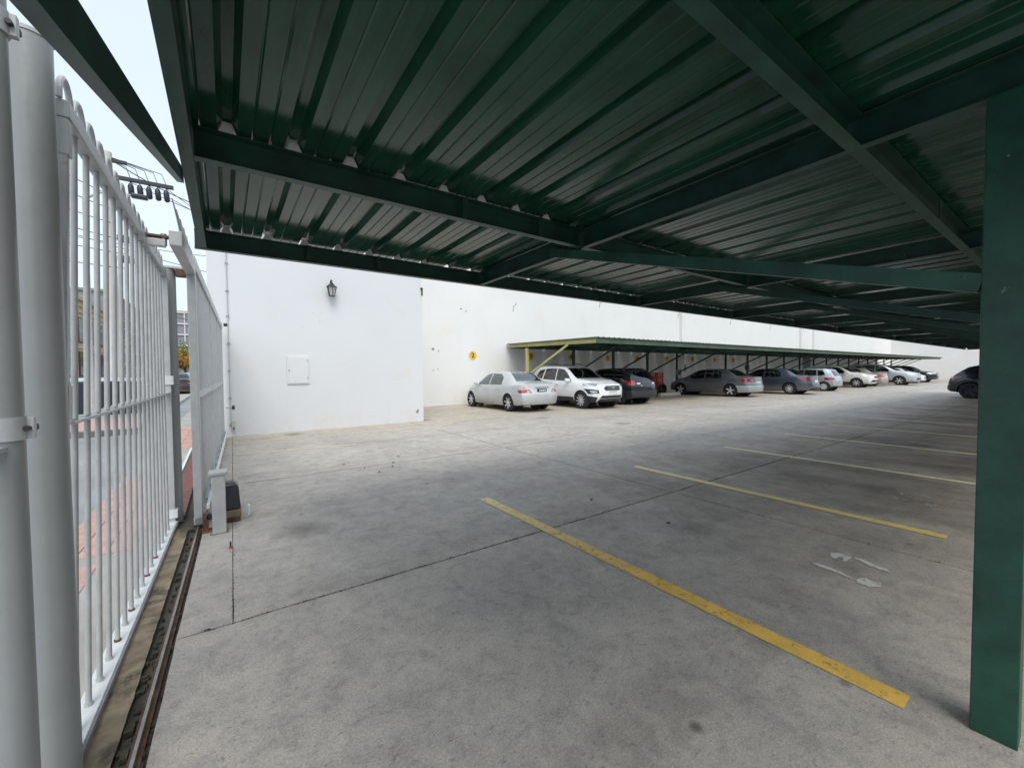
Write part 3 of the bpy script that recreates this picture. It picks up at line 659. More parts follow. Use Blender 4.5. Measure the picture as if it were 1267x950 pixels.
# ------------------------------------------------------------------ cars
def pchip(xs, ys, x):
    n = len(xs)
    if x <= xs[0]: return ys[0]
    if x >= xs[-1]: return ys[-1]
    h = [xs[i+1] - xs[i] for i in range(n-1)]; d = [(ys[i+1] - ys[i]) / h[i] for i in range(n-1)]
    def m(i):
        if i == 0: return d[0]
        if i == n-1: return d[-1]
        if d[i-1] * d[i] <= 0: return 0
        return 2 * d[i-1] * d[i] / (d[i-1] + d[i])
    for i in range(n-1):
        if x <= xs[i+1]:
            t = (x - xs[i]) / h[i]; a, b = m(i) * h[i], m(i+1) * h[i]
            return (2*t**3 - 3*t*t + 1)*ys[i] + (t**3 - 2*t*t + t)*a + (-2*t**3 + 3*t*t)*ys[i+1] + (t**3 - t*t)*b
def sm(t): t = max(0, min(1, t)); return t*t*(3 - 2*t)
def car_shell(P, res=1.0):
    """bmesh of the closed outer skin; x from rear 0 to front L, y across, z up"""
    L, st = P['L'], P['st']
    S = [s[0] for s in st]; cols = list(zip(*st))
    ns = int(46 * res); xs = [0] + [L * i / ns for i in range(1, ns)] + [L]
    xs = sorted(set(round(x, 4) for x in xs) | set(round(s, 4) for s in S))
    rear, front = P['rear'], P['front']          # lists of (z, dx inward)
    def section(x):
        w, zb, zt, wt = (pchip(S, cols[i], x) for i in (1, 2, 4, 5)); zl = pchip(S, cols[3], x)
        hh = zl - zb
        low = [(.80*w, zb), (.93*w, zb + .03), (.975*w, zb + .22*hh), (w, zb + .52*hh), (.992*w, zb + .70*hh), (.975*w, zb + .88*hh), (.945*w, zl)]
        pts = []
        for i in range(len(low) - 1):
            k = 2
            for j in range(k):
                t = j / k; pts.append((low[i][0]*(1-t) + low[i+1][0]*t, low[i][1]*(1-t) + low[i+1][1]*t))
        a, b = low[-1], (wt, zt - max(.012, min(.05, (zt - zl) * .12)))
        for j in range(4):
            t = j / 4; pts.append((a[0]*(1-t) + b[0]*t + .025*math.sin(PI*t)*min(1, (zt-zl)/.3), a[1]*(1-t) + b[1]*t))
        e = zt - b[1]
        for (q, u) in ((1, 0), (.965, .45), (.90, .72), (.70, .90), (.35, .985), (0, 1)): pts.append((wt*q, b[1] + e*u))
        return pts
    def deform(x, y, z, w):
        kx = (abs(y) / w) ** 3.0 if w > 0 else 0
        wr = 1 - sm(x / P.get('rw', .75)); wf = 1 - sm((L - x) / P.get('fw', .75))
        dr = pchip([q[0] for q in rear], [q[1] for q in rear], z) + P.get('rk', .16) * kx
        df = pchip([q[0] for q in front], [q[1] for q in front], z) + P.get('fk', .28) * kx
        return (x + wr * dr - wf * df, y, z)
    bm = bmesh.new(); rows = []
    for x in xs:
        sec = section(x); w = pchip(S, cols[1], x)
        full = [(y, z) for y, z in sec] + [(-y, z) for y, z in sec[-2::-1]]
        rows.append([bm.verts.new(deform(x, y, z, w)) for y, z in full])
    nr = len(rows[0])
    for a, b in zip(rows, rows[1:]):
        for i in range(nr - 1): bm.faces.new((a[i], a[i+1], b[i+1], b[i]))
    # end caps as grids
    for x, row, fl in ((0, rows[0], 1), (L, rows[-1], 0)):
        sec = section(x); w = pchip(S, cols[1], x); nh = len(sec); prev = None; ny = 10
        for j in range(nh):
            y, z = sec[j]
            if j < nh - 1:
                cur = [row[j]] + [bm.verts.new(deform(x, y * (1 - 2*k/ny), z, w)) for k in range(1, ny)] + [row[nr-1-j]]
            else: cur = [row[j]]
            if prev:
                if len(cur) > 1:
                    for k in range(ny):
                        f = (prev[k], prev[k+1], cur[k+1], cur[k]); bm.faces.new(f)
                else:
                    for k in range(ny): bm.faces.new((prev[k], prev[k+1], cur[0]))
            prev = cur
    # underside
    for a, b in zip(rows, rows[1:]): bm.faces.new((a[0], b[0], b[-1], a[-1]))
    bmesh.ops.recalc_face_normals(bm, faces=bm.faces)
    return bm
def in_poly(p, poly):
    s = None
    for i in range(len(poly)):
        a, b = poly[i], poly[(i+1) % len(poly)]
        c = (b[0]-a[0])*(p[1]-a[1]) - (b[1]-a[1])*(p[0]-a[0])
        if abs(c) < 1e-9: continue
        if s is None: s = c > 0
        elif s != (c > 0): return False
    return True
def cut(bm, lay, axis, poly, cond, pid):
    """cut a convex region (projected along axis) out of the skin and give its faces the id pid"""
    ax = {'x': (1, 2), 'y': (0, 2), 'z': (0, 1)}[axis]
    cx = sum(p[0] for p in poly) / len(poly); cy = sum(p[1] for p in poly) / len(poly)
    rad = max(math.hypot(p[0]-cx, p[1]-cy) for p in poly) + .25
    def near(f):
        c = f.calc_center_median(); return math.hypot(c[ax[0]]-cx, c[ax[1]]-cy) < rad and cond(c, f.normal)
    fs = [f for f in bm.faces if near(f)]
    for i in range(len(poly)):
        a, b = poly[i], poly[(i+1) % len(poly)]
        nv = [0, 0, 0]; co = [0, 0, 0]; co[ax[0]], co[ax[1]] = a
        nv[ax[0]], nv[ax[1]] = b[1]-a[1], -(b[0]-a[0])
        fs = [f for f in fs if f.is_valid]
        geom = set(fs)
        for f in fs: geom.update(f.edges); geom.update(f.verts)
        r = bmesh.ops.bisect_plane(bm, geom=list(geom), plane_co=co, plane_no=nv, dist=1e-5)
        fs = [e for e in r['geom'] if isinstance(e, bmesh.types.BMFace)]
    for f in fs:
        if f.is_valid:
            c = f.calc_center_median()
            if in_poly((c[ax[0]], c[ax[1]]), poly) and cond(c, f.normal): f[lay] = pid
def pull(bm, lay, pid, push, depth, shrink=0):
    """copy faces with id pid to an own bmesh, moved along the normal and given a rim"""
    nb = bmesh.new(); mp = {}; mv = {}
    nmap = {}
    for f in bm.faces:
        if f[lay] == pid:
            for v in f.verts: nmap.setdefault(v.index, v.normal.copy())
    for f in bm.faces:
        if f[lay] != pid: continue
        vs = []
        for v in f.verts:
            if v.index not in mp: mp[v.index] = nb.verts.new(v.co + v.normal * push)
            vs.append(mp[v.index])
        try: nb.faces.new(vs)
        except ValueError: pass
    if shrink:
        for v in list(nb.verts):
            if v.is_boundary and v.link_faces:
                c = sum((f.calc_center_median() for f in v.link_faces), Vector()) / len(v.link_faces) - v.co
                if c.length > 1e-6: mv[v] = c.normalized() * min(shrink, c.length * .6)
        for v, d in mv.items(): v.co += d
    if depth:
        nb.normal_update()
        be = [e for e in nb.edges if e.is_boundary]
        r = bmesh.ops.extrude_edge_only(nb, edges=be)
        vv = [v for v in r['geom'] if isinstance(v, bmesh.types.BMVert)]
        inv = {}
        for k, v in mp.items(): inv[tuple(round(c, 6) for c in v.co)] = nmap[k]
        for v in vv:
            n = inv.get(tuple(round(c, 6) for c in v.co))
            if n is not None: v.co -= n * depth
    me = bpy.data.meshes.new('part'); nb.to_mesh(me); nb.free()
    for p in me.polygons: p.use_smooth = True
    me.set_sharp_from_angle(angle=math.radians(38))
    return me
WHEELS = {}
def wheel_parts(r, w, style):
    key = (r, w, style)
    if key in WHEELS: return WHEELS[key]
    def lathe(prof, n=28):
        m = MB(); k = len(prof)
        for i in range(n):
            a = 2*PI*i/n
            for (rr, y) in prof: m.v.append((rr*math.cos(a), y, rr*math.sin(a)))
        for i in range(n):
            for j in range(k - 1): m.f.append((i*k+j, i*k+j+1, ((i+1)%n)*k+j+1, ((i+1)%n)*k+j))
        return m
    ri = r * .72
    ty = lathe([(ri, -w/2), (r-.03, -w/2-.004), (r-.008, -w/2+.02), (r, -w/2+.04), (r, w/2-.04), (r-.008, w/2-.02), (r-.03, w/2+.004), (ri, w/2)])
    rm = lathe([(ri, -w/2+.004), (ri*.93, -w/2-.002), (ri*.90, -w/2+.03), (ri*.86, .02), (.0, .025)])
    ns = {'five': 5, 'multi': 10, 'seven': 7, 'six': 6, 'cap': 8}[style]
    sp = MB()
    for i in range(ns):
        a = 2*PI*i/ns + .2; c, s = math.cos(a), math.sin(a)
        hw = ri * (.17 if ns == 5 else .09 if ns == 10 else .12)
        if style == 'cap': hw = ri*.24
        q = [(ri*.12, hw*.8), (ri*.94, hw), (ri*.94, -hw), (ri*.12, -hw*.8)]
        vs = [(u*c - v*s, -w/2 + (.018 if u < ri*.5 else .006), u*s + v*c) for u, v in q]
        sp.prism(vs, (0, 0, 0), (0, .025, 0))
    hub = [(ri*.2*math.cos(2*PI*i/12), -w/2+.008, ri*.2*math.sin(2*PI*i/12)) for i in range(12)]
    sp.prism(hub, (0, 0, 0), (0, .03, 0))
    res = []
    for b in (ty, rm, sp):
        me = b.mesh(); 
        for p in me.polygons: p.use_smooth = True
        me.set_sharp_from_angle(angle=math.radians(35)); res.append(me)
    WHEELS[key] = res; return res
def add_wheel(car, x, y, r, w, style, side, rimmat):
    ty, rm, sp = wheel_parts(r, w, style)
    def cp(me, mat):
        if not me.materials: me.materials.append(mat)
        elif me.materials[0] != mat: me = me.copy(); me.materials[0] = mat
        return me
    t = link_mesh('wheel', cp(ty, MT['tyre']), None, car); t.location = (x, y, r)
    if side > 0: t.rotation_euler = (0, 0, PI)
    for nm, me, mt in (('rim', rm, MT['rim_dark']), ('spokes', sp, rimmat)): link_mesh(nm, cp(me, mt), None, t)
    return t
def build_car(P, label, loc, rz, name='parked_car', cat='car', group=None, res=1.0):
    L, W, wb, r = P['L'], P['W'], P['wb'], P['r']
    car = thing(name, label, cat, loc, rz, group); paint = MT[P['paint']]
    bm = car_shell(P, res); lay = bm.faces.layers.int.new('pid')
    xr, xf = P['ro'], P['ro'] + wb; hw = W / 2
    nxt = [1]; parts = []
    def region(nm, axis, poly, cond, mat, push=.0, depth=.02, label=None, parent=None):
        pid = nxt[0]; nxt[0] += 1; cut(bm, lay, axis, poly, cond, pid); bm.normal_update()
        parts.append((pid, nm, mat, push, depth, label))
    left = lambda c, n: c.y > .25 * W and n.y > .25
    right = lambda c, n: c.y < -.25 * W and n.y < -.25
    sides = (('l', left), ('r', right))
    glass = MT[P.get('glass', 'glass')]
    for s, cd in sides:
        for k, d in enumerate(P['doors']): region('door', 'y', d, cd, paint, -.0015, .02)
    for s, cd in sides:
        for w_ in P['windows']: region('side_window', 'y', w_[0], cd, MT[w_[1]] if len(w_) > 1 else glass, -.008, .0)
        for q in P.get('side_extra', []): region(q[0], 'y', q[1], cd, MT[q[2]], q[3] if len(q) > 3 else .006, .03)
    up = lambda c, n: n.z > .12
    wsx0, wsx1 = P['ws']; hwt = P['wst']
    region('windscreen', 'z', [(wsx0, -hwt[0]), (wsx1, -hwt[1]), (wsx1, hwt[1]), (wsx0, hwt[0])], lambda c, n: n.z > .25 and abs(n.y) < .75, glass, -.006, 0)
    if 'rg' in P:
        a = P['rg']
        region('rear_window', 'z', [(a[0], -a[2]), (a[1], -a[3]), (a[1], a[3]), (a[0], a[2])], lambda c, n: n.z > .2 and n.x < -.15 and abs(n.y) < .7 and c.z > a[4], glass, -.006, 0)
    if 'rgx' in P:
        region('rear_window', 'x', P['rgx'], lambda c, n: n.x < -.25 and c.x < L*.3, glass, -.006, 0)
    for q in P.get('rearf', []): region(q[0], 'x', q[1], lambda c, n: c.x < L*.32 and (n.x < -.08), MT[q[2]], q[3] if len(q) > 3 else .004, .03)
    for q in P.get('frontf', []): region(q[0], 'x', q[1], lambda c, n: c.x > L*.66 and (n.x > .08), MT[q[2]], q[3] if len(q) > 3 else .004, .03)
    for q in P.get('topf', []): region(q[0], 'z', q[1], lambda c, n: n.z > .3, paint if q[2] == 'paint' else MT[q[2]], q[3] if len(q) > 3 else .001, .02)
    # wheel arches
    ra = r * 1.13; arch = 9999
    for xc in (xr, xf):
        poly = [(xc + ra*math.cos(2*PI*k/18), r*1.02 + ra*math.sin(2*PI*k/18)) for k in range(18)]
        for s, cd in ((1, lambda c, n: c.y > .55*hw), (-1, lambda c, n: c.y < -.55*hw)):
            cut(bm, lay, 'y', poly, cd, arch)
    if P.get('flare'):
        pid = nxt[0]; nxt[0] += 1
    bm.verts.ensure_lookup_table(); bm.verts.index_update(); bm.normal_update()
    for pid, nm, mat, push, depth, lb in parts:
        me = pull(bm, lay, pid, push, depth, .007 if nm in ('door', 'bonnet', 'boot_lid', 'bumper') else 0)
        if len(me.polygons) == 0: continue
        o = link_mesh(nm, me, mat, car)
    me = pull(bm, lay, 0, 0, .025); link_mesh('body', me, paint, car)
    bm.free()
    # inner arch liners, floor, seats
    for xc in (xr, xf):
        for s in (-1, 1):
            lin = MB()
            n = 14; y0, y1 = s*(hw - .06), s*(hw*.45)
            b0 = len(lin.v)
            for k in range(n + 1):
                a = PI * k / n * 1.16 - .25
                for y in (y0, y1): lin.v.append((xc + ra*1.03*math.cos(a), y, r*1.02 + ra*1.03*math.sin(a)))
            lin.f += [(b0+2*k, b0+2*k+1, b0+2*k+3, b0+2*k+2) for k in range(n)]
            q = [(xc + ra*1.03*math.cos(2*PI*k/14), y1, r + ra*1.03*math.sin(2*PI*k/14)) for k in range(14)]
            lin.add(q, [tuple(range(14))])
            lin.build('wheel_arch', MT['trim'], car)
    zf = P['st'][1][2]
    fl = MB(); fl.box(xr + ra + .02, xf - ra - .02, -hw*.78, hw*.78, zf + .03, zf + .20)
    fl.build('floor', MT['interior'], car)
    zbelt = P['belt']
    for (sx, sw) in ((xf - .95 * wb / 2.6 - .25, .5), (xr + .35, 1)):
        for s in (-1, 1):
            sb = MB(); y0 = s * .36
            sb.prism([(sx + .05, y0 - .23, zf + .2), (sx + .5, y0 - .23, zf + .22), (sx + .5, y0 - .23, zf + .36), (sx + .16, y0 - .23, zf + .34), (sx - .02, y0 - .23, zbelt + .1), (sx - .13, y0 - .23, zbelt + .1)], (0, 0, 0), (0, .46, 0))
            sb.build('seat', MT['interior'], car, bevel=.02)
            MB().box(sx - .15, sx - .06, y0 - .12, y0 + .12, zbelt + .12, zbelt + .28).build('headrest', MT['interior'], car, bevel=.02)
    MB().box(P['ws'][1] - .75, P['ws'][1] - .12, -hw*.78, hw*.78, zbelt - .25, zbelt - .06).build('dashboard', MT['interior'], car, bevel=.02)
    # wheels
    rimm = MT[P.get('rim', 'rim')]
    for xc in (xr, xf):
        for s in (-1, 1): add_wheel(car, xc, s * (hw - .115), r, .20, P.get('wheel', 'five'), s, rimm)
    # mirrors
    mx, mz = P['mirror']
    for s in (-1, 1):
        m = MB(); y0 = s * hw * .93
        m.prism([(mx - .05, y0, mz - .01), (mx + .08, y0, mz), (mx + .06, y0, mz + .10), (mx - .05, y0, mz + .12)], (0, 0, 0), (0, s * .20, 0))
        m.build('mirror', MT[P.get('mirrorm', P['paint'])], car, bevel=.022, smooth=True)
    # handles
    for s in (-1, 1):
        for (hx, hz) in P.get('handles', []):
            m = MB().box(hx - .09, hx + .09, min(s*(hw - .01), s*(hw + .018)), max(s*(hw - .01), s*(hw + .018)), hz - .013, hz + .013)
            m.build('door_handle', MT[P.get('handlem', P['paint'])], car, bevel=.006)
    for q in P.get('boxes', []): 
        m = MB().box(*q[1]); m.build(q[0], MT[q[2]], car, bevel=q[3] if len(q) > 3 else 0)
    for q in P.get('tubes', []): MB().tube(q[1], q[3], 6).build(q[0], MT[q[2]], car)
    return car
def plate(x, w2, z, txt=None, front=False):
    return ('licence_plate', (x, x + .012, -w2, w2, z - .065, z + .065), 'plate', .003)

# sedan, rear seen from the left. st rows: x, halfwidth, zbottom, zbelt, ztop, roof halfwidth
def sedan(L=4.3, W=1.70, H=1.39, wb=2.6, ro=.93, paint='p_silver', **kw):
    hw = W/2; k = L/4.3; hh = H/1.39
    st = [(0, hw*.90, .27, .93*hh, .985*hh, hw*.74), (.12*k, hw*.94, .24, .935*hh, 1.0*hh, hw*.76), (.52*k, hw*.985, .20, .92*hh, 1.01*hh, hw*.76), (.70*k, hw, .19, .91*hh, 1.04*hh, hw*.75),
          (1.24*k, hw, .18, .90*hh, 1.345*hh, hw*.66), (1.6*k, hw, .18, .89*hh, 1.385*hh, hw*.67), (2.1*k, hw, .18, .88*hh, 1.39*hh, hw*.68), (2.6*k, hw, .18, .87*hh, 1.34*hh, hw*.67),
          (3.32*k, hw, .18, .85*hh, .955*hh, hw*.78), (3.75*k, hw*.97, .20, .78*hh, .86*hh, hw*.74), (4.1*k, hw*.92, .22, .66*hh, .74*hh, hw*.72), (L, hw*.86, .25, .58*hh, .66*hh, hw*.66)]
    P = dict(L=L, W=W, wb=wb, ro=ro, r=.30, paint=paint, st=st, rear=[(.2, .10), (.32, .02), (.5, 0), (.62, .02), (.75, .06), (1.0, .10)], front=[(.2, .08), (.4, 0), (.55, .03), (.8, .14)],
        belt=.88*hh, ws=(2.66*k, 3.28*k), wst=(hw*.60, hw*.76), rg=(.72*k, 1.24*k, hw*.68, hw*.56, .98*hh),
        doors=[[(2.18*k, .25), (3.10*k, .25), (3.16*k, .45), (3.16*k, .83*hh), (2.18*k, .845*hh)], [(1.42*k, .62), (1.60*k, .25), (2.15*k, .25), (2.15*k, .845*hh), (1.20*k, .86*hh), (1.24*k, .80)]],
        windows=[([(2.20*k, .91*hh), (3.05*k, .90*hh), (2.66*k, 1.22*hh), (2.50*k, 1.29*hh), (2.20*k, 1.325*hh)],), ([(1.36*k, .92*hh), (2.15*k, .91*hh), (2.15*k, 1.325*hh), (1.62*k, 1.30*hh), (1.38*k, 1.17*hh)],)],
        mirror=(2.95*k, .88*hh), handles=[(2.33*k, .78*hh), (1.50*k, .80*hh)])
    P.update(kw); return P
def mirror_y(poly): return [(-a, b) for a, b in poly][::-1]
def two(name, poly, mat, push=.004): return [(name, poly, mat, push), (name, mirror_y(poly), mat, push)]

W1 = 1.70; h1 = .85
P1 = sedan(glass='glass_light', wheel='seven', ro=.93)
P1['rearf'] = (two('taillight', [(.42, .67), (.80, .66), (.80, .76), (.50, .775)], 'redlens', .006) + two('turn_lamp', [(.60, .785), (.74, .775), (.72, .86), (.66, .88)], 'orangelens', .005)
    + [('bumper', [(-.9, .25), (.9, .25), (.9, .585), (-.9, .585)], 'p_silver', .014), ('plate_recess', [(-.27, .66), (.27, .66), (.30, .84), (-.30, .84)], 'p_silver', -.008)])
P1['frontf'] = two('headlight', [(.42, .55), (.80, .56), (.80, .66), (.42, .66)], 'whitelens')
P1['topf'] = [('boot_lid', [(.09, -.60), (.66, -.60), (.66, .60), (.09, .60)], 'paint', .003), ('bonnet', [(3.42, -.64), (4.1, -.58), (4.1, .58), (3.42, .64)], 'paint', .003)]
P1['side_extra'] = [('side_skirt', [(1.35, .15), (3.2, .15), (3.2, .255), (1.35, .255)], 'p_silver', .012)]
P1['boxes'] = [('licence_plate', (.045, .060, -.20, .20, .685, .80), 'black', .003), ('boot_strip', (.05, .075, -.30, .30, .845, .862), 'chrome', .004)]
PS = [('plate_character', (.036, .046, -.15 + i * .075, -.105 + i * .075, .715, .77), 'plate') for i in range(4)]
P1['boxes'] += PS
build_car(P1, 'old pale silver sedan nose to the wall, leftmost car of the parked row', (8.85, 10.78, 0), PI/2)

# compact suv, front seen
def suv(L=4.1, W=1.77, H=1.62, wb=2.52, ro=.78, paint='p_white', **kw):
    hw = W/2; k = L/4.1; hh = H/1.62
    st = [(0, hw*.93, .32, 1.02*hh, 1.50*hh, hw*.66), (.25*k, hw*.97, .28, 1.03*hh, 1.575*hh, hw*.71), (.7*k, hw, .26, 1.03*hh, 1.61*hh, hw*.73), (1.3*k, hw, .25, 1.01*hh, 1.62*hh, hw*.74), (1.9*k, hw, .25, 1.0*hh, 1.60*hh, hw*.74),
          (2.28*k, hw, .25, .99*hh, 1.53*hh, hw*.72), (3.02*k, hw, .25, .97*hh, 1.10*hh, hw*.80), (3.45*k, hw*.98, .26, .94*hh, 1.04*hh, hw*.76), (3.85*k, hw*.95, .27, .84*hh, .96*hh, hw*.72), (L, hw*.90, .28, .78*hh, .90*hh, hw*.68)]
    P = dict(L=L, W=W, wb=wb, ro=ro, r=.325, paint=paint, st=st, rear=[(.25, .10), (.4, .0), (.6, .0), (.95*hh, .05), (1.1*hh, .12), (1.55*hh, .40)], front=[(.25, .12), (.42, .02), (.6, 0), (.8, .02), (1.0*hh, .12)], rw=.9, fk=.26,
        belt=1.0*hh, ws=(2.30*k, 2.98*k), wst=(hw*.66, hw*.78), rgx=[(-hw*.66, 1.07*hh), (hw*.66, 1.07*hh), (hw*.56, 1.45*hh), (-hw*.56, 1.45*hh)],
        doors=[[(1.88*k, .42), (2.78*k, .42), (2.86*k, .60), (2.86*k, .955*hh), (1.88*k, .975*hh)], [(1.22*k, .74), (1.30*k, .42), (1.85*k, .42), (1.85*k, .975*hh), (1.02*k, .99*hh), (1.06*k, .84)]],
        windows=[([(1.90*k, 1.03*hh), (2.80*k, 1.01*hh), (2.42*k, 1.33*hh), (2.22*k, 1.46*hh), (1.90*k, 1.50*hh)],), ([(1.10*k, 1.06*hh), (1.86*k, 1.035*hh), (1.86*k, 1.50*hh), (1.18*k, 1.49*hh)],), ([(.62*k, 1.16*hh), (1.04*k, 1.07*hh), (1.12*k, 1.48*hh), (.78*k, 1.44*hh)],)],
        mirror=(2.66*k, 1.0*hh), handles=[(2.02*k, .90*hh), (1.28*k, .92*hh)],
        side_extra=[('lower_cladding', [(1.18*k, .24), (2.92*k, .24), (2.92*k, .42), (1.18*k, .42)], 'trim', .008)])
    P.update(kw); return P
P2 = suv(wheel='multi', mirrorm='p_white')
P2['frontf'] = (two('headlight', [(.40, .83), (.66, .80), (.86, .86), (.86, .95), (.62, .945), (.42, .88)], 'whitelens', .004) + two('fog_lamp_frame', [(.60, .58), (.84, .56), (.86, .74), (.62, .70)], 'trim', .003)
    + two('fog_lamp', [(.66, .60), (.80, .59), (.82, .68), (.66, .66)], 'whitelens', .012)
    + [('grille_frame', [(-.40, .67), (.40, .67), (.43, .77), (.37, .86), (-.37, .86), (-.43, .77)], 'chrome', .004), ('grille', [(-.36, .685), (.36, .685), (.39, .77), (.34, .845), (-.34, .845), (-.39, .77)], 'trim', .007),
       ('lower_grille', [(-.56, .40), (.56, .40), (.50, .50), (-.50, .50)], 'black', .004), ('skid_plate', [(-.62, .27), (.62, .27), (.56, .385), (-.56, .385)], 'trim', .008)] + two('bumper_corner', [(.66, .27), (.90, .27), (.90, .50), (.64, .44)], 'trim', .006))
P2['boxes'] = [('grille_bar', (4.088, 4.108, -.34, .34, .735, .752), 'chrome', .004), ('grille_bar', (4.080, 4.10, -.34, .34, .795, .810), 'chrome', .004), ('badge', (4.092, 4.116, -.075, .075, .745, .80), 'chrome', .012),
               ('licence_plate', (4.098, 4.112, -.20, .20, .545, .655), 'plate', .003), ('plate_band', (4.111, 4.116, -.19, .19, .63, .648), 'digit')]
P2['tubes'] = [('roof_rail', [(.55, s*.66, 1.60), (.75, s*.67, 1.665), (1.7, s*.67, 1.67), (2.05, s*.66, 1.60)], 'black', .016) for s in (-1, 1)] + [('aerial', [(.55, 0, 1.6), (.40, 0, 1.80)], 'black', .006)]
P2['tubes'] += [('wiper', [(2.95, .5, 1.13), (2.86, .0, 1.17)], 'black', .009), ('wiper', [(2.95, -.1, 1.14), (2.86, -.55, 1.16)], 'black', .009)]
P2['topf'] = [('bonnet', [(3.10, -.70), (3.80, -.60), (3.80, .60), (3.10, .70)], 'paint', .003)]
build_car(P2, 'white compact SUV facing out between the old silver sedan and the black hatchback', (11.50, 14.10, 0), -PI/2)

# black hatchback, rear seen
P3 = suv(L=4.0, W=1.75, H=1.50, wb=2.5, ro=.80, paint='p_black', glass='glass_dark', wheel='five', mirrorm='p_black', rim='rim')
P3['rearf'] = (two('taillight', [(.60, .82), (.82, .80), (.82, .97), (.64, .96)], 'redlens', .008) + two('reverse_lamp', [(.36, .84), (.53, .83), (.55, .90), (.38, .90)], 'whitelens', .006)
    + [('bumper', [(-.9, .26), (.9, .26), (.9, .60), (-.9, .60)], 'trim', .016)])
P3['boxes'] = [('licence_plate', (.035, .055, .02, .36, .68, .80), 'plate', .003), ('tailgate_strip', (.05, .075, -.33, .33, .905, .925), 'chrome', .004)]
P3['tubes'] = [('aerial', [(.75, 0, 1.48), (.56, 0, 1.74)], 'black', .006)]
P3['frontf'] = two('headlight', [(.40, .72), (.84, .74), (.84, .84), (.44, .82)], 'whitelens')
build_car(P3, 'black hatchback parked nose to the wall right of the white compact SUV, red tail lamps', (13.95, 10.35, 0), PI/2)

# grey sedan
P5 = sedan(L=4.75, W=1.82, H=1.44, wb=2.78, ro=1.02, paint='p_grey', glass='glass', wheel='five')
P5['r'] = .325
P5['rearf'] = two('taillight', [(.46, .81), (.86, .79), (.86, .92), (.52, .93)], 'redlens', .006) + two('reverse_lamp', [(.46, .84), (.62, .83), (.62, .88), (.46, .88)], 'whitelens', .011) + [('bumper', [(-.95, .25), (.95, .25), (.95, .60), (-.95, .60)], 'p_lsilver', .012)]
P5['boxes'] = [('licence_plate', (.05, .065, -.22, .22, .66, .77), 'plate', .003)]
P5['topf'] = [('boot_lid', [(.12, -.62), (.70, -.62), (.70, .62), (.12, .62)], 'paint', .003)]
build_car(P5, 'grey metallic saloon parked beside the red crates under the far carport', (22.0, 9.66, 0), PI/2)
P6 = sedan(L=4.6, W=1.80, H=1.45, wb=2.70, ro=1.0, paint='p_blue', glass='glass', wheel='multi')
P6['r'] = .32
P6['rearf'] = two('taillight', [(.46, .86), (.86, .80), (.86, .93), (.54, .95)], 'redlens', .006) + [('bumper', [(-.95, .25), (.95, .25), (.95, .56), (-.95, .56)], 'p_blue', .012), ('diffuser', [(-.7, .25), (.7, .25), (.6, .38), (-.6, .38)], 'trim', .02)]
P6['boxes'] = [('licence_plate', (.03, .045, -.2, .2, .66, .78), 'plate', .003)]
build_car(P6, 'blue grey saloon with swept red tail lamps, sticking out right of the grey saloon', (26.35, 8.65, 0), PI/2)
# small silver hatch
P7 = suv(L=3.75, W=1.66, H=1.44, wb=2.45, ro=.62, paint='p_lsilver', glass='glass', wheel='cap', mirrorm='black'); P7['r'] = .29
P7['rearf'] = two('taillight', [(.60, .70), (.86, .70), (.86, .86), (.64, .86)], 'redlens', .006) + [('bumper', [(-.9, .26), (.9, .26), (.9, .56), (-.9, .56)], 'p_lsilver', .012)]
P7['boxes'] = [('licence_plate', (.04, .055, -.2, .2, .46, .57), 'plate', .003)]
build_car(P7, 'small pale silver hatchback between the blue grey saloon and the cream estate car', (31.35, 9.05, 0), PI/2, res=.8)
# cream pickup/suv
P8 = suv(L=4.6, W=1.86, H=1.66, wb=2.7, ro=.95, paint='p_cream', glass='glass_dark', wheel='seven'); P8['r'] = .35
P8['frontf'] = two('headlight', [(.50, .84), (.86, .84), (.86, 1.0), (.56, .98)], 'whitelens') + [('lower_grille', [(-.7, .42), (.7, .42), (.6, .56), (-.6, .56)], 'black', .004), ('grille', [(-.4, .7), (.4, .7), (.4, .84), (-.4, .84)], 'trim', .004)]
build_car(P8, 'cream white SUV with dark tinted side windows, in the middle of the far row', (38.75, 13.65, 0), -PI/2, res=.8)
# beige saloon
P9 = sedan(L=4.6, W=1.78, H=1.46, wb=2.7, ro=1.0, paint='p_beige', wheel='multi'); P9['r'] = .32
P9['rearf'] = two('taillight', [(.52, .72), (.90, .70), (.90, .98), (.62, .98)], 'redlens', .006) + [('bumper', [(-.95, .25), (.95, .25), (.95, .58), (-.95, .58)], 'p_beige', .012)]
P9['boxes'] = [('licence_plate', (.05, .065, -.22, .22, .70, .82), 'plate', .003)]
build_car(P9, 'beige saloon with tall red tail lamps right of the cream white SUV', (42.1, 9.2, 0), PI/2, res=.8)
P10 = suv(L=4.9, W=1.88, H=1.78, wb=2.8, ro=1.0, paint='p_pick', wheel='six'); P10['r'] = .38
P10['frontf'] = two('headlight', [(.52, .90), (.90, .92), (.90, 1.08), (.60, 1.06)], 'whitelens') + [('grille', [(-.42, .80), (.42, .80), (.46, .98), (-.46, .98)], 'chrome', .006), ('lower_grille', [(-.6, .44), (.6, .44), (.55, .6), (-.55, .6)], 'black', .004)]
build_car(P10, 'tall silver off-road car facing out right of the beige saloon', (46.3, 13.0, 0), -PI/2, res=.8)
P11 = sedan(L=4.4, W=1.76, H=1.46, wb=2.6, ro=.95, paint='p_white', wheel='multi')
P11['frontf'] = two('headlight', [(.42, .56), (.84, .60), (.84, .70), (.46, .66)], 'whitelens') + [('grille', [(-.36, .42), (.36, .42), (.40, .58), (-.40, .58)], 'black', .006)]
build_car(P11, 'white saloon facing out, second car from the far end of the row', (52.4, 13.2, 0), -PI/2, res=.7)
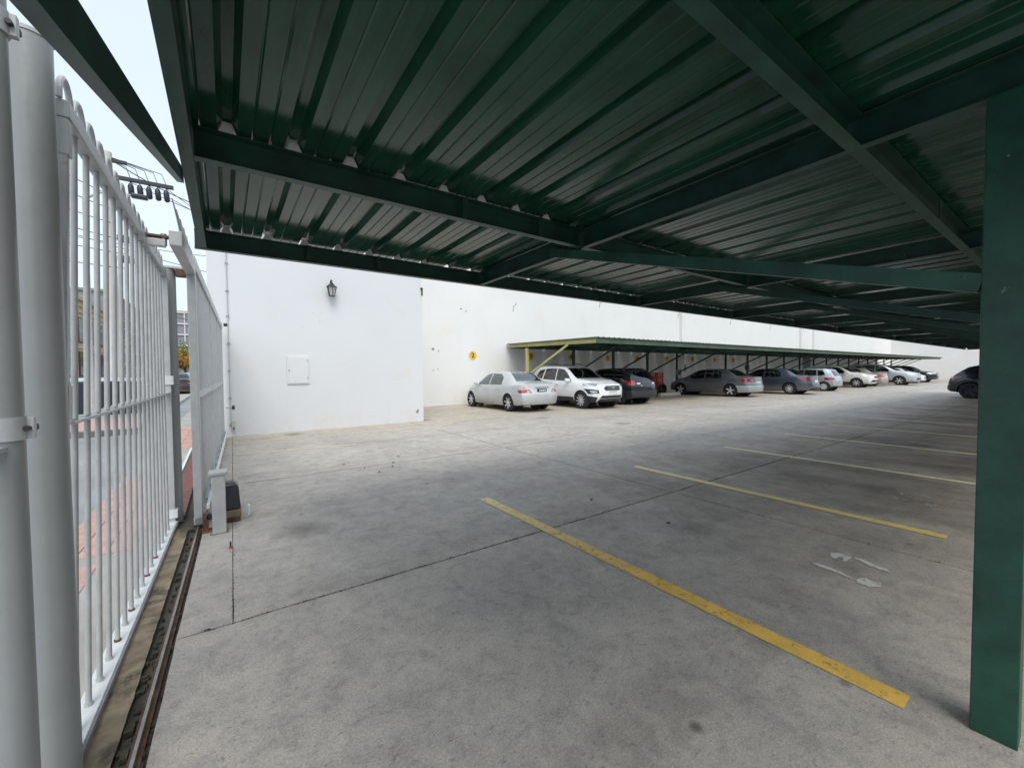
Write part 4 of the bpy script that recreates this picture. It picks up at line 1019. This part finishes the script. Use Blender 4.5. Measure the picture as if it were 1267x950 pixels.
P12 = suv(L=4.4, W=1.80, H=1.66, wb=2.6, ro=.85, paint='p_black', glass='glass_dark', wheel='five')
P12['frontf'] = two('headlight', [(.46, .82), (.86, .84), (.86, .94), (.52, .92)], 'whitelens') + [('grille', [(-.4, .62), (.4, .62), (.42, .8), (-.42, .8)], 'chrome', .006)]
build_car(P12, 'black SUV facing out at the far right end of the parked row', (56.4, 13.0, 0), -PI/2, res=.7)
# dark crossover on the right, rear to the lane (heading -Y, seen from its -X side)
P13 = suv(L=4.4, W=1.82, H=1.56, wb=2.65, ro=.78, paint='p_dark', glass='glass_dark', wheel='five', rim='rim_dark'); P13['r'] = .36
k13 = 4.4 / 4.1
P13['rear'] = [(.25, .14), (.42, .0), (.6, .0), (.8, .04), (1.0, .12), (1.5, .75)]; P13['rw'] = 1.5
P13['rearf'] = two('taillight', [(.62, .84), (.84, .80), (.84, 1.0), (.66, .98)], 'redlens', .008) + [('bumper', [(-.95, .26), (.95, .26), (.95, .56), (-.95, .56)], 'trim', .016)]
P13['side_extra'] = [('lower_cladding', [(1.18*k13, .24), (2.92*k13, .24), (2.92*k13, .40), (1.18*k13, .40)], 'trim', .008), ('arch_cladding', [(.30, .50), (.40, .74), (.60, .86), (.96, .86), (1.18, .74), (1.28, .50)], 'trim', .010)]
P13['windows'] = [P13['windows'][0], P13['windows'][1], ([(.84*k13, 1.13), (1.04*k13, 1.07), (1.12*k13, 1.40), (1.02*k13, 1.38)],)]
build_car(P13, 'dark crossover with black wheels parked on the right under the near canopy', (28.4, 3.98, 0), -PI/2)

# ------------------------------------------------------------------ fixed fence beside the lot entrance
def fxb(y): return -.50 + .0233 * (y - 2.35)       # foot line, runs slightly askew like the gate track
FXT = -.442                                          # top line
fe = thing('fence_panel', 'grey white steel fence of vertical bars with hooped tops between camera and street', 'fence', (-.47, 3.4, 0))
def pe(b): return inb(b, -.47, 3.4)
def fbar(y, z0, z1, dx=0, dy=0):
    def p(z): return (fxb(y) + (FXT - fxb(y)) * z / 2.3 + dx, y + dy, z)
    return p(z0), p(z1)
def run(y0, y1, z, w, h, dx=0, n=1):
    f = lambda y: fxb(y) + (FXT - fxb(y)) * z / 2.3 + dx
    return MB().bar((f(y0), y0, z), (f(y1), y1, z), w, h)
barY = [2.207 + .1625 * i for i in range(16)]
for y in barY: pe(MB().tube(list(fbar(y, .034, 2.285)), .0102, 10)).build('bar', MT['fence'], fe, smooth=True)
for y in barY: pe(MB().tube(list(fbar(y, .030, .040)), .0145, 8)).build('weld_collar', MT['rust'] if int(y*100) % 3 == 0 else MT['fence'], fe)
pe(run(2.05, 4.90, 2.315, .046, .058)).build('top_rail', MT['fence'], fe, bevel=.003)
pe(run(2.12, 4.90, 1.225, .040, .010)).build('middle_rail', MT['fence'], fe)
for y in barY:
    q = fbar(y, 1.225, 1.3)[0]
    pe(MB().box(q[0] - .034, q[0] + .006, y - .055, y - .013, 1.2305, 1.238)).build('rail_lug', MT['fence'], fe)
pe(run(2.03, 4.90, .016, .075, .026)).build('bottom_rail', MT['plinth'], fe, bevel=.003)
pe(run(2.03, 4.90, .0, .010, .05, .043)).build('edge_strip', MT['greybld'], fe)
for i in range(-1, 16):
    y0, y1 = 2.207 + .1625 * i, 2.207 + .1625 * i + .135
    pts = [(FXT, (y0+y1)/2 - (y1-y0)/2 * math.cos(a), 2.345 + .095 * math.sin(a)) for a in [PI * k / 10 for k in range(11)]]
    pe(MB().tube(pts, .0095, 7)).build('hoop', MT['fence'], fe, smooth=True)
q0, q1 = fbar(2.07, -.01, 2.285)
pe(MB().bar(q0, q1, .032, .034, up=(0, 1, 0))).build('end_stile', MT['fence'], fe, bevel=.003)
for z in (1.24, 2.16, .2):
    q = fbar(2.072, z, z + .12); pe(MB().bar(q[0], q[1], .042, .044, up=(0, 1, 0))).build('sleeve', MT['fence'], fe, bevel=.002)
pe(MB().tube([(-.43, 5.02, -.01), (-.43, 5.02, 2.38)], .066, 28)).build('round_post', MT['pipe'], fe, smooth=True)
for z in (1.30, .06): pe(MB().box(-.48, -.395, 4.875, 4.945, z, z + .08)).build('sleeve', MT['plinth'], fe, bevel=.003)
pe(MB().box(-.465, -.415, 4.885, 4.935, -.01, 2.285)).build('end_stile', MT['fence'], fe)
# thick near post and the neighbouring leaf
po = thing('gate_post', 'thick grey painted steel pipe post, second upright from the left edge of the photo', 'post', (-.482, 1.955, 0))
MB().tube([(0, 0, -.01), (0, 0, 2.46)], .051, 40).build('pipe', MT['pipe'], po, smooth=True)
MB().tube([(0, 0, 2.461), (0, 0, 2.472), (0, 0, 2.485)], [.054, .054, .035], 32).build('cap', MT['fence'], po, smooth=True)
lf = thing('gate_leaf', 'slimmer grey pipe with bolted clamp collar at the left edge of the photo', 'gate', (-.490, 1.676, 0))
MB().tube([(0, 0, -.01), (0, 0, 2.46)], .038, 36).build('pipe', MT['pipe'], lf, smooth=True)
for z in (1.225, 2.30):
    MB().tube([(0, 0, z), (0, 0, z + .062)], .0425, 36).build('clamp', MT['fence'], lf, smooth=True)
    MB().box(.030, .056, -.004, .016, z + .002, z + .06).build('clamp_ear', MT['fence'], lf, bevel=.002)
    MB().tube([(.045, -.02, z + .03), (.045, .036, z + .03)], .007, 8).build('bolt', MT['trim'], lf)
    MB().tube([(.045, .018, z + .03), (.045, .030, z + .03)], .013, 6).build('nut', MT['trim'], lf)
MB().bar((-.0, -.037, 1.205), (-.12, -1.2, 1.205), .03, .012).build('middle_rail', MT['fence'], lf)
MB().bar((-.0, -.037, 2.30), (-.12, -1.2, 2.30), .03, .05).build('top_rail', MT['fence'], lf)
for k in range(6): MB().tube([(-.03 - .0155*k, -.19 - .155*k, .04), (-.03 - .0155*k, -.19 - .155*k, 2.275)], .0105, 8).build('bar', MT['fence'], lf, smooth=True)

# ------------------------------------------------------------------ sliding gate
ga, gb = Vector((-.232, 4.62, 0)), Vector((-.065, 10.80, 0))
gt = thing('sliding_gate', 'tall grey sliding gate leaf with toothed rack rolled back towards the white wall', 'gate', ga)
GL = (gb - ga).length; ang = math.atan2(gb.y - ga.y, gb.x - ga.x); gt.rotation_euler = (0, 0, ang)
# local x runs along the leaf, local -y faces the yard
GT = 2.40
def gbx(*a): return MB().box(*a)
gbx(0, .10, -.03, .03, .035, GT - .05).build('end_stile', MT['fence'], gt, bevel=.004)
gbx(.102, .125, -.02, .02, .10, GT - .06).build('inner_stile', MT['fence'], gt, bevel=.003)
for x in (2.30, 4.10, 6.02): gbx(x, x + .07, -.026, .026, .1, GT - .06).build('stile', MT['fence'], gt, bevel=.003)
gbx(-.0, GL, -.032, .032, GT - .049, GT + .05).build('top_rail', MT['fence'], gt, bevel=.004)
gbx(.127, GL, -.024, .024, 1.17, 1.235).build('middle_rail', MT['fence'], gt, bevel=.003)
gbx(.0, GL, -.034, .034, .036, .10).build('bottom_rail', MT['fence'], gt, bevel=.003)
n = 0; x = .17
while x < GL - .05:
    if not any(abs(x - q - .035) < .06 for q in (2.30, 4.10, 6.02)):
        gbx(x, x + .028, -.012, .012, .101, GT - .05).build('bar', MT['fence'], gt)
    x += .062
m = MB()
rk = gbx(.0, GL, -.085, -.060, .17, .205).build('rack', MT['plinth'], gt)
for k in range(int(GL / .12)): gbx(.03 + .12*k, .085 + .12*k, -.083, -.062, .148, .1695).build('rack_tooth', MT['plinth'], gt)
for k in range(10): gbx(.3 + .6*k, .33 + .6*k, -.0598, -.034, .11, .20).build('rack_bracket', MT['fence'], gt)
# cantilever header towards the fixed fence, with roller box and fan of hooked tips
gbx(-.98, -.002, -.036, .036, GT - .12, GT - .02).build('header_beam', MT['fence'], gt, bevel=.004)
for k in range(9):
    s = -.75 + .16 * k
    pts = [(s - .35 + .06*k, 0, GT + .06 + .10), (s - .1, 0, GT + .115), (s + .1, 0, GT + .05)]
    MB().tube(pts, [.003, .007, .008], 6).build('hooked_tip', MT['fence'], gt, smooth=True)
for x in (.9, 5.9): MB().tube([(x, -.02, .05), (x, .02, .05)], .04, 16).build('roller', MT['rust'], gt)
st = MB().tube([(GL - .06, -.05, .66), (GL - .06, -.16, .66)], .012, 8).build('stop_rod', MT['fence'], gt)
MB().tube([(GL - .06, -.161, .66), (GL - .06, -.215, .66)], .045, 14).build('rubber_stop', MT['black'], gt, smooth=True)
MB().tube([(GL - .2, -.06, GT + .03), (GL - .2, -.13, GT + .03)], .035, 10).build('limit_knob', MT['black'], gt)
# guide bracket on the fixed fence
gd = thing('gate_guide', 'rusty roller guide bracket bridging the fence top and the sliding gate beam', 'bracket', (-.42, 3.75, 2.345))
MB().box(-.03, .12, -.03, .03, .002, .016).build('arm', MT['rust'], gd)
MB().box(-.02, .10, -.025, .025, -.06, -.012).build('roller_box', MT['fence'], gd, bevel=.003)
MB().tube([(.09, 0, -.05), (.09, 0, .03)], .018, 10).build('roller', MT['railtop'], gd)
gd2 = thing('gate_guide', 'smaller guide bracket on top of the round fence post', 'bracket', (-.42, 4.98, 2.385))
MB().box(-.02, .13, -.03, .03, .0, .02).build('arm', MT['fence'], gd2)
MB().box(.06, .15, -.04, .04, -.07, -.002).build('roller_box', MT['rust'], gd2)

# stub post, motor
sp_ = thing('stub_post', 'short square white post with flat cap beside the gate motor', 'post', (-.075, 4.42, 0))
MB().box(-.05, .05, -.05, .05, -.01, .515).build('shaft', MT['fence'], sp_, bevel=.004)
MB().box(-.068, .068, -.068, .068, .516, .545).build('cap', MT['fence'], sp_, bevel=.006)
MB().box(-.07, .065, -.06, .06, -.012, .004).build('footing', MT['sandy'], sp_)
mo = thing('gate_motor', 'dark boxy sliding gate motor on a greenish base behind the stub post', 'gate motor', (.035, 4.73, 0))
def tap(x0, x1, y0, y1, z0, z1, t):
    return MB().add([(x0,y0,z0),(x1,y0,z0),(x1,y1,z0),(x0,y1,z0),(x0+t,y0+t,z1),(x1-t,y0+t,z1),(x1-t,y1-t,z1),(x0+t,y1-t,z1)], [(0,3,2,1),(4,5,6,7),(0,1,5,4),(1,2,6,5),(2,3,7,6),(3,0,4,7)])
tap(-.10, .055, -.10, .10, .115, .335, .014).build('housing', MT['navyplastic'], mo, bevel=.014)
tap(-.085, .04, -.085, .085, .336, .370, .03).build('lid', MT['navyplastic'], mo, bevel=.008)
MB().box(-.10, .058, -.105, .105, .045, .114).build('base', MT['sandy'], mo, bevel=.006)
MB().box(-.08, .05, -.10, .10, .0, .044).build('mounting_plate', MT['rust'], mo)
MB().tube([(-.135, .0, .15), (-.101, .0, .15)], .035, 14).build('pinion', MT['rust'], mo)
MB().box(.112, .128, -.05, .02, .03, .12).build('side_tag', MT['plate'], mo)
hg = thing('gate_end_bracket', 'rusty guide fork low beside the gate leaf next to the stub post', 'bracket', (-.185, 4.50, 0))
MB().box(-.012, .03, -.03, .03, .0, .17).build('fork', MT['rust'], hg)
MB().tube([(.045, -.03, .13), (.045, .03, .13)], .028, 12).build('roller', MT['black'], hg)
MB().box(-.02, .07, -.05, .05, -.01, .012).build('foot', MT['rust'], hg)
pg = thing('floor_pin', 'tiny red and black pin stuck in the slab joint near the stub post', 'pin', (.0, 3.95, 0))
MB().tube([(0, 0, -.01), (0, 0, .055)], .006, 6).build('shaft', MT['black'], pg)
MB().tube([(0, 0, .0), (0, 0, .010)], .014, 8).build('foot', MT['orange_red'], pg)

# ------------------------------------------------------------------ street outside
MB_ = MB().box(-300, -1.15, -200, 400, -.10, -.012); structure(MB_.build('road', MT['road']))
sw = structure(MB().box(-1.149, -.46, -60, 60, -.10, -.002).build('sidewalk', MT['paving']))
def tile_patch(x0, x1, y0, y1, inside, nm='paving_tile', z=-.0018, t=.20):
    y = y0; cnt = 0
    while y < y1:
        x = x0
        while x < x1:
            if inside(x + t/2, y + t/2):
                MB().box(x + .003, x + t - .003, y + .003, y + t - .003, z, z + .006 + .002 * ((cnt * 7) % 3 == 0)).build(nm, MT['pink'], sw); cnt += 1
            x += t
        y += t
tile_patch(-1.14, -.62, 3.2, 8.6, lambda x, y: (x < -.70 - .06 * math.sin(y * 2.2) - .05 * (y < 4) and y < 7.3 and not (4.15 < y < 4.35)) , t=.17)
tile_patch(-1.14, -.50, 9.6, 13.2, lambda x, y: y < 9.7 + 6 * (-.5 - x) + 3.6 and y > 9.4 + 3.5 * (-.5 - x), t=.2)
structure(MB().box(-.53, -.36, 5.1, 9.2, -.0015, .010).build('threshold', MT['redgrate']))
structure(MB().box(-.565, -.533, 5.0, 9.6, -.0015, .03).build('kerb', MT['plinth']))
k2 = structure(MB().prism([(-60, 12.9, -.011), (-1.75, 12.9, -.011), (-1.75, 12.9, .12), (-60, 12.9, .12)], (0, 0, 0), (0, .15, 0)).build('kerb', MT['kerb']))
sw2 = structure(MB().box(-60, -1.75, 13.052, 40, -.011, .112).build('sidewalk', MT['paving']))
structure(MB().box(-60, -1.76, 13.3, 16.3, .1125, .118).build('tile_band', MT['pink']))
cb = thing('waste_container', 'large dark navy box container with pale lid standing across the street', 'container', (-3.15, 18.6, .118))
MB().box(-1.3, .95, -.5, .6, 0, 1.04).build('body', MT['navy'], cb, bevel=.03)
MB().box(-1.33, .98, -.53, .63, 1.05, 1.16).build('lid', MT['paleblue'], cb, bevel=.02)
for x in (-.9, -.45, 0, .45): MB().box(x - .02, x + .02, -.52, -.502, .08, 1.0).build('rib', MT['navy'], cb)

def building(name, label, x0, x1, y0, y1, z, mat, wins, cat='building'):
    """facade faces +x (street side) and -y; wins: ('x'|'y', a, b, za, zb)"""
    b = thing(name, label, cat, ((x0+x1)/2, (y0+y1)/2, 0)); ox, oy = (x0+x1)/2, (y0+y1)/2
    inb(MB().box(x0, x1, y0, y1, 0, z), ox, oy).build('wall', mat, b)
    inb(MB().box(x0 - .2, x1 + .2, y0 - .2, y1 + .2, z + .002, z + .3), ox, oy).build('cornice', mat, b)
    for w in wins:
        if w[0] == 'x':
            f = inb(MB().box(x1 + .002, x1 + .10, w[1] - .12, w[2] + .12, w[3] - .12, w[4] + .12), ox, oy).build('window', MT['offwhite'] if mat is MT['greybld'] else MT['rust'], b)
            inb(MB().box(x1 + .10, x1 + .12, w[1], w[2], w[3], w[4]), ox, oy).build('pane', MT['darkglass'], f)
        else:
            f = inb(MB().box(w[1] - .12, w[2] + .12, y0 - .10, y0 - .002, w[3] - .12, w[4] + .12), ox, oy).build('window', MT['offwhite'] if mat is MT['greybld'] else MT['rust'], b)
            inb(MB().box(w[1], w[2], y0 - .12, y0 - .10, w[3], w[4]), ox, oy).build('pane', MT['darkglass'], f)
    return b
bb = building('stone_building', 'old beige stone building with dark window openings seen between the fence bars', -26, -11.5, 42, 67, 8.6, MT['beige'],
    [('x', y, y + 1.2, z, z + 2.2) for y in (44, 48, 52, 56, 60, 64) for z in (1.3, 4.6)] + [('y', x, x + 1.2, z, z + 2.2) for x in (-24, -20.5, -17, -13.8) for z in (1.3, 4.6)])
for z in (3.9, 7.4, 8.0): inb(MB().box(-26.1, -11.38, 41.88, 67.1, z, z + .16), -18.75, 54.5).build('string_course', MT['beige'], bb)
b2 = building('grey_building', 'dark grey apartment building behind the right half of the fence bars', -27, -11.2, 68.5, 92, 11.3, MT['greybld'],
    [('x', y, y + 1.6, z, z + 1.5) for y in (70.5, 75, 79.5, 84, 88.5) for z in (1.2, 4.4, 7.6)])
b3 = thing('office_building', 'blue grey building with pale horizontal bands closing the street end', 'building', (-9, 118, 0))
MB().box(-8, 9, -6, 6, 0, 14.8).build('wall', MT['slab_blue'], b3)
for z in (7.3, 9.6, 11.9, 14.3): MB().box(-8.05, 9.05, -6.25, -6.002, z, z + .28).build('band', MT['offwhite'], b3)
for x in (-7, -4.0, -1, 2, 5, 8): MB().box(x, x + .2, -6.20, -6.003, 7.0, 14.29).build('pilaster', MT['offwhite'], b3)
MB().box(-8.1, 9.1, -6.4, -6.001, 4.6, 6.6).build('fascia', MT['offwhite'], b3)
# autumn tree
def tree(name, label, x, y, h, rad, n, seed, group=None):
    r = random.Random(seed); t = thing(name, label, 'tree', (x, y, 0), 0, group)
    m = MB().tube([(0, 0, 0), (.1, 0, h*.25), (.05, .1, h*.5), (.1, .1, h*.8)], [.22, .18, .12, .04], 8); m.build('trunk', MT['bark'], t, smooth=True)
    for k in range(6):
        a = r.random()*6.3; MB().tube([(.08, .05, h*(.3+.06*k)), (.6*rad*math.cos(a), .6*rad*math.sin(a), h*(.5+.07*k))], [.08, .02], 6).build('limb', MT['bark'], t)
    cl = [(r.gauss(0, rad*.42), r.gauss(0, rad*.42), h*.62 + r.gauss(0, h*.16), r.uniform(.3, .6)*rad) for _ in range(16)]
    for nm, mt, frac in (('crown', MT['leaf_o'], .6), ('crown', MT['leaf_g'], .4)):
        m = MB()
        for i in range(int(n*frac)):
            c = r.choice(cl[:10] if mt is MT['leaf_o'] else cl[6:]); s = r.uniform(.08, .2)
            d = Vector((r.gauss(0, 1), r.gauss(0, 1), r.gauss(0, 1))).normalized() * c[3] * r.random()**.4
            p = Vector(c[:3]) + d; u = Vector((r.gauss(0,1), r.gauss(0,1), r.gauss(0,1))).normalized(); v = u.orthogonal().normalized()
            m.v += [tuple(p + u*s), tuple(p + v*s*.6), tuple(p - u*s), tuple(p - v*s*.6)]; b = len(m.v) - 4; m.f.append((b, b+1, b+2, b+3))
        o = m.build(nm, mt, t); o['kind'] = 'stuff'
tree('street_tree', 'yellow and green autumn tree at the end of the street', -5.6, 88, 6.2, 3.2, 5200, 5)
tree('street_tree', 'orange tinged tree left of the yellow one by the street end', -9.4, 97, 6.0, 3.0, 3600, 8)
PA = sedan(L=4.4, W=1.75, H=1.45, wb=2.6, paint='p_red', glass='glass_dark')
PA['rearf'] = two('taillight', [(.60, .76), (.82, .74), (.82, .86), (.64, .86)], 'redlens')
build_car(PA, 'dark maroon car parked on the street beyond the gate', (-2.6, 33.2, 0), PI/2, res=.7)
PB = sedan(L=4.4, W=1.75, H=1.5, wb=2.6, paint='p_sky', glass='glass')
build_car(PB, 'pale blue car further up the street under the yellow tree', (-2.75, 48.5, 0), PI/2, res=.7)
# pole with crossarm and dark insulators
pl = thing('utility_pole', 'pale concrete utility pole with crossarm and row of dark insulators above the fence', 'utility pole', (-3.15, 19.6, .112))
MB().tube([(0, 0, 0), (0, 0, 8.9)], [.19, .13], 16).build('pole', MT['polecon'], pl, smooth=True)
MB().box(-.3, 1.75, -.06, .06, 8.05, 8.17).build('crossarm', MT['trim'], pl)
MB().box(-.5, .5, -.06, .06, 8.6, 8.7).build('crossarm', MT['trim'], pl)
for k in range(5):
    x = .58 + .24 * k
    MB().tube([(x, 0, 7.98), (x, 0, 7.88), (x + .02, 0, 7.60), (x + .03, 0, 7.56)], [.05, .085, .085, .05], 10).build('insulator', MT['black'], pl, smooth=True)
    MB().tube([(x, 0, 8.06), (x, 0, 7.97)], .015, 5).build('hanger', MT['wire'], pl)
    MB().tube([(x, -.02, 8.16), (x - .1, -.05, 8.5), (-.1 + .05*k, 0, 8.75)], .012, 5).build('jumper_wire', MT['wire'], pl)
for k, z in enumerate((5.2, 5.9, 7.0)): MB().box(.19, .6 - .1*k, -.15, .15, z, z + .22).build('service_box', MT['trim'], pl, bevel=.03)
pl2 = thing('street_lamp', 'small dark street lamp head on a thin arm just above the fence top', 'lamp', (-2.15, 16.0, .112))
MB().tube([(-.9, 0, 0), (-.9, 0, 6.1), (-.6, 0, 6.35), (.1, 0, 6.42)], [.06, .05, .035, .03], 8).build('arm', MT['fence'], pl2, smooth=True)
MB().box(.05, .42, -.09, .09, 6.36, 6.48).build('head', MT['black'], pl2, bevel=.03)
def wire(a, b, sag, label, r=.014, n=14):
    a, b = Vector(a), Vector(b); mid = (a + b) / 2
    pts = [a + (b - a) * (i/n) - mid - Vector((0, 0, sag * 4 * (i/n) * (1 - i/n))) for i in range(n + 1)]
    o = MB().tube(pts, r, 5).build('overhead_wire', MT['wire']); o.location = mid
    return tag(o, label, 'cable', 'overhead wires above the street')
P0 = (-3.15, 19.6)
wire((-3.3, 19.6, 8.75), (-5.2, 2.0, 8.4), .5, 'black wire running back over the street from the utility pole top', .02)
wire((-3.0, 19.6, 8.75), (1.0, 24, 9.0), .35, 'upper black wire leaving the utility pole towards the white wall', .018)
for k in range(3): wire((-2.6 + .5*k, 19.6, 8.15), (4.0, 27 + k, 9.3 - .4*k), .45, ('thin wire from the left end', 'thin wire from the middle', 'thin wire from the right end')[k] + ' of the pole crossarm towards the white wall', .012)
wire((-12, 26, 8.3), (5, 30, 8.6), .6, 'single thin wire crossing the sky low above the gate header', .016)
wire((-8, 34, 9.8), (6, 36, 7.5), .3, 'lower thin wire crossing behind the gate post top', .02)
wire((-11, 60, 10), (2, 40, 4.6), .3, 'slanting wire behind the gap between fence post and gate', .03)
for k in range(6): wire((-3.2 + .1*k, 19.6, 7.6 - .5*k), (-7 - .3*k, 3 + k, 6.6 - .4*k), .4, ('top', 'second', 'third', 'fourth', 'fifth', 'lowest')[k] + ' of the six slack black wires left of the pole seen through the bars', .013)

# ------------------------------------------------------------------ small things along the far wall
rc = thing('crate_stack', 'tall red slatted plastic crate tower against the far wall right of the black hatchback', 'crates', (20.55, 14.75, 0))
bpy.data.objects.remove(rc)
labs = ['red plastic crate at the bottom of the stack beside the black hatchback', 'red plastic crate second from the bottom of the stack by the wall', 'red plastic crate third from the bottom of the stack by the wall', 'dark red crate on top of the stack by the far wall']
for k in range(4):
    c = thing('plastic_crate', labs[k], 'crate', (20.72, 14.75, .03 + .31*k), (.04, -.05, .03, -.06)[k], 'red crates stacked by the far wall')
    mt = MT['red_plastic'] if k % 2 else MT['orange_red']
    for z in (0, .09, .18, .265):
        for a in ((-.33, .33, -.22, -.20), (-.33, .33, .20, .22), (-.33, -.31, -.199, .199), (.31, .33, -.199, .199)): MB().box(a[0], a[1], a[2], a[3], z, z + (.055 if z < .2 else .04)).build('slat', mt, c)
    for sx in (-.31, .31):
        for sy in (-.2, .2): MB().box(sx - .025, sx + .025, sy - .025, sy + .025, .001, .30).build('corner', MT['red_plastic'], c)
    MB().box(-.30, .30, -.19, .19, .003, .02).build('base', MT['red_plastic'], c)
kb = tag(MB().box(-1.05, 0.75, -.09, .09, 0, .17).build('parking_kerb', MT['offwhite'], bevel=.01), 'low pale concrete kerb block on the ground before the red crates', 'kerb block'); kb.location = (20.0, 13.3, 0)
fx = thing('fire_sign', 'small dark red square sign on the far wall above the grey saloon', 'sign', (24.65, 15.49, 1.50))
MB().box(-.24, .24, -.012, 0, -.22, .22).build('board', MT['p_red'], fx); MB().box(-.10, .10, -.016, -.0125, -.10, .10).build('symbol', MT['red_plastic'], fx)
bx = thing('meter_box', 'grey switch box strapped to the carport post left of the grey saloon', 'box', (21.52, 13.88, 1.25))
MB().box(-.22, .14, -.10, .0, -.16, .16).build('case', MT['greybld'], bx, bevel=.01); MB().box(-.14, .06, -.112, -.101, -.1, .08).build('cover', MT['rust'], bx)
hose = thing('hose_coil', 'black rolled hose lying by the wall left of the grey saloon nose', 'hose', (20.6, 14.3, .30))
for k in range(5):
    pts = [((.26 - .012*k)*math.cos(a), -.1 + .05*k, (.28 - .012*k)*math.sin(a)) for a in [2*PI*i/20 for i in range(21)]]
    MB().tube(pts, .028, 6).build('coil', MT['black'], hose, smooth=True)
fx2 = thing('fire_sign', 'small brown sign on the far wall above the blue grey saloon bonnet', 'sign', (33.2, 15.49, 1.55))
MB().box(-.35, .35, -.012, 0, -.2, .2).build('board', MT['rust'], fx2)
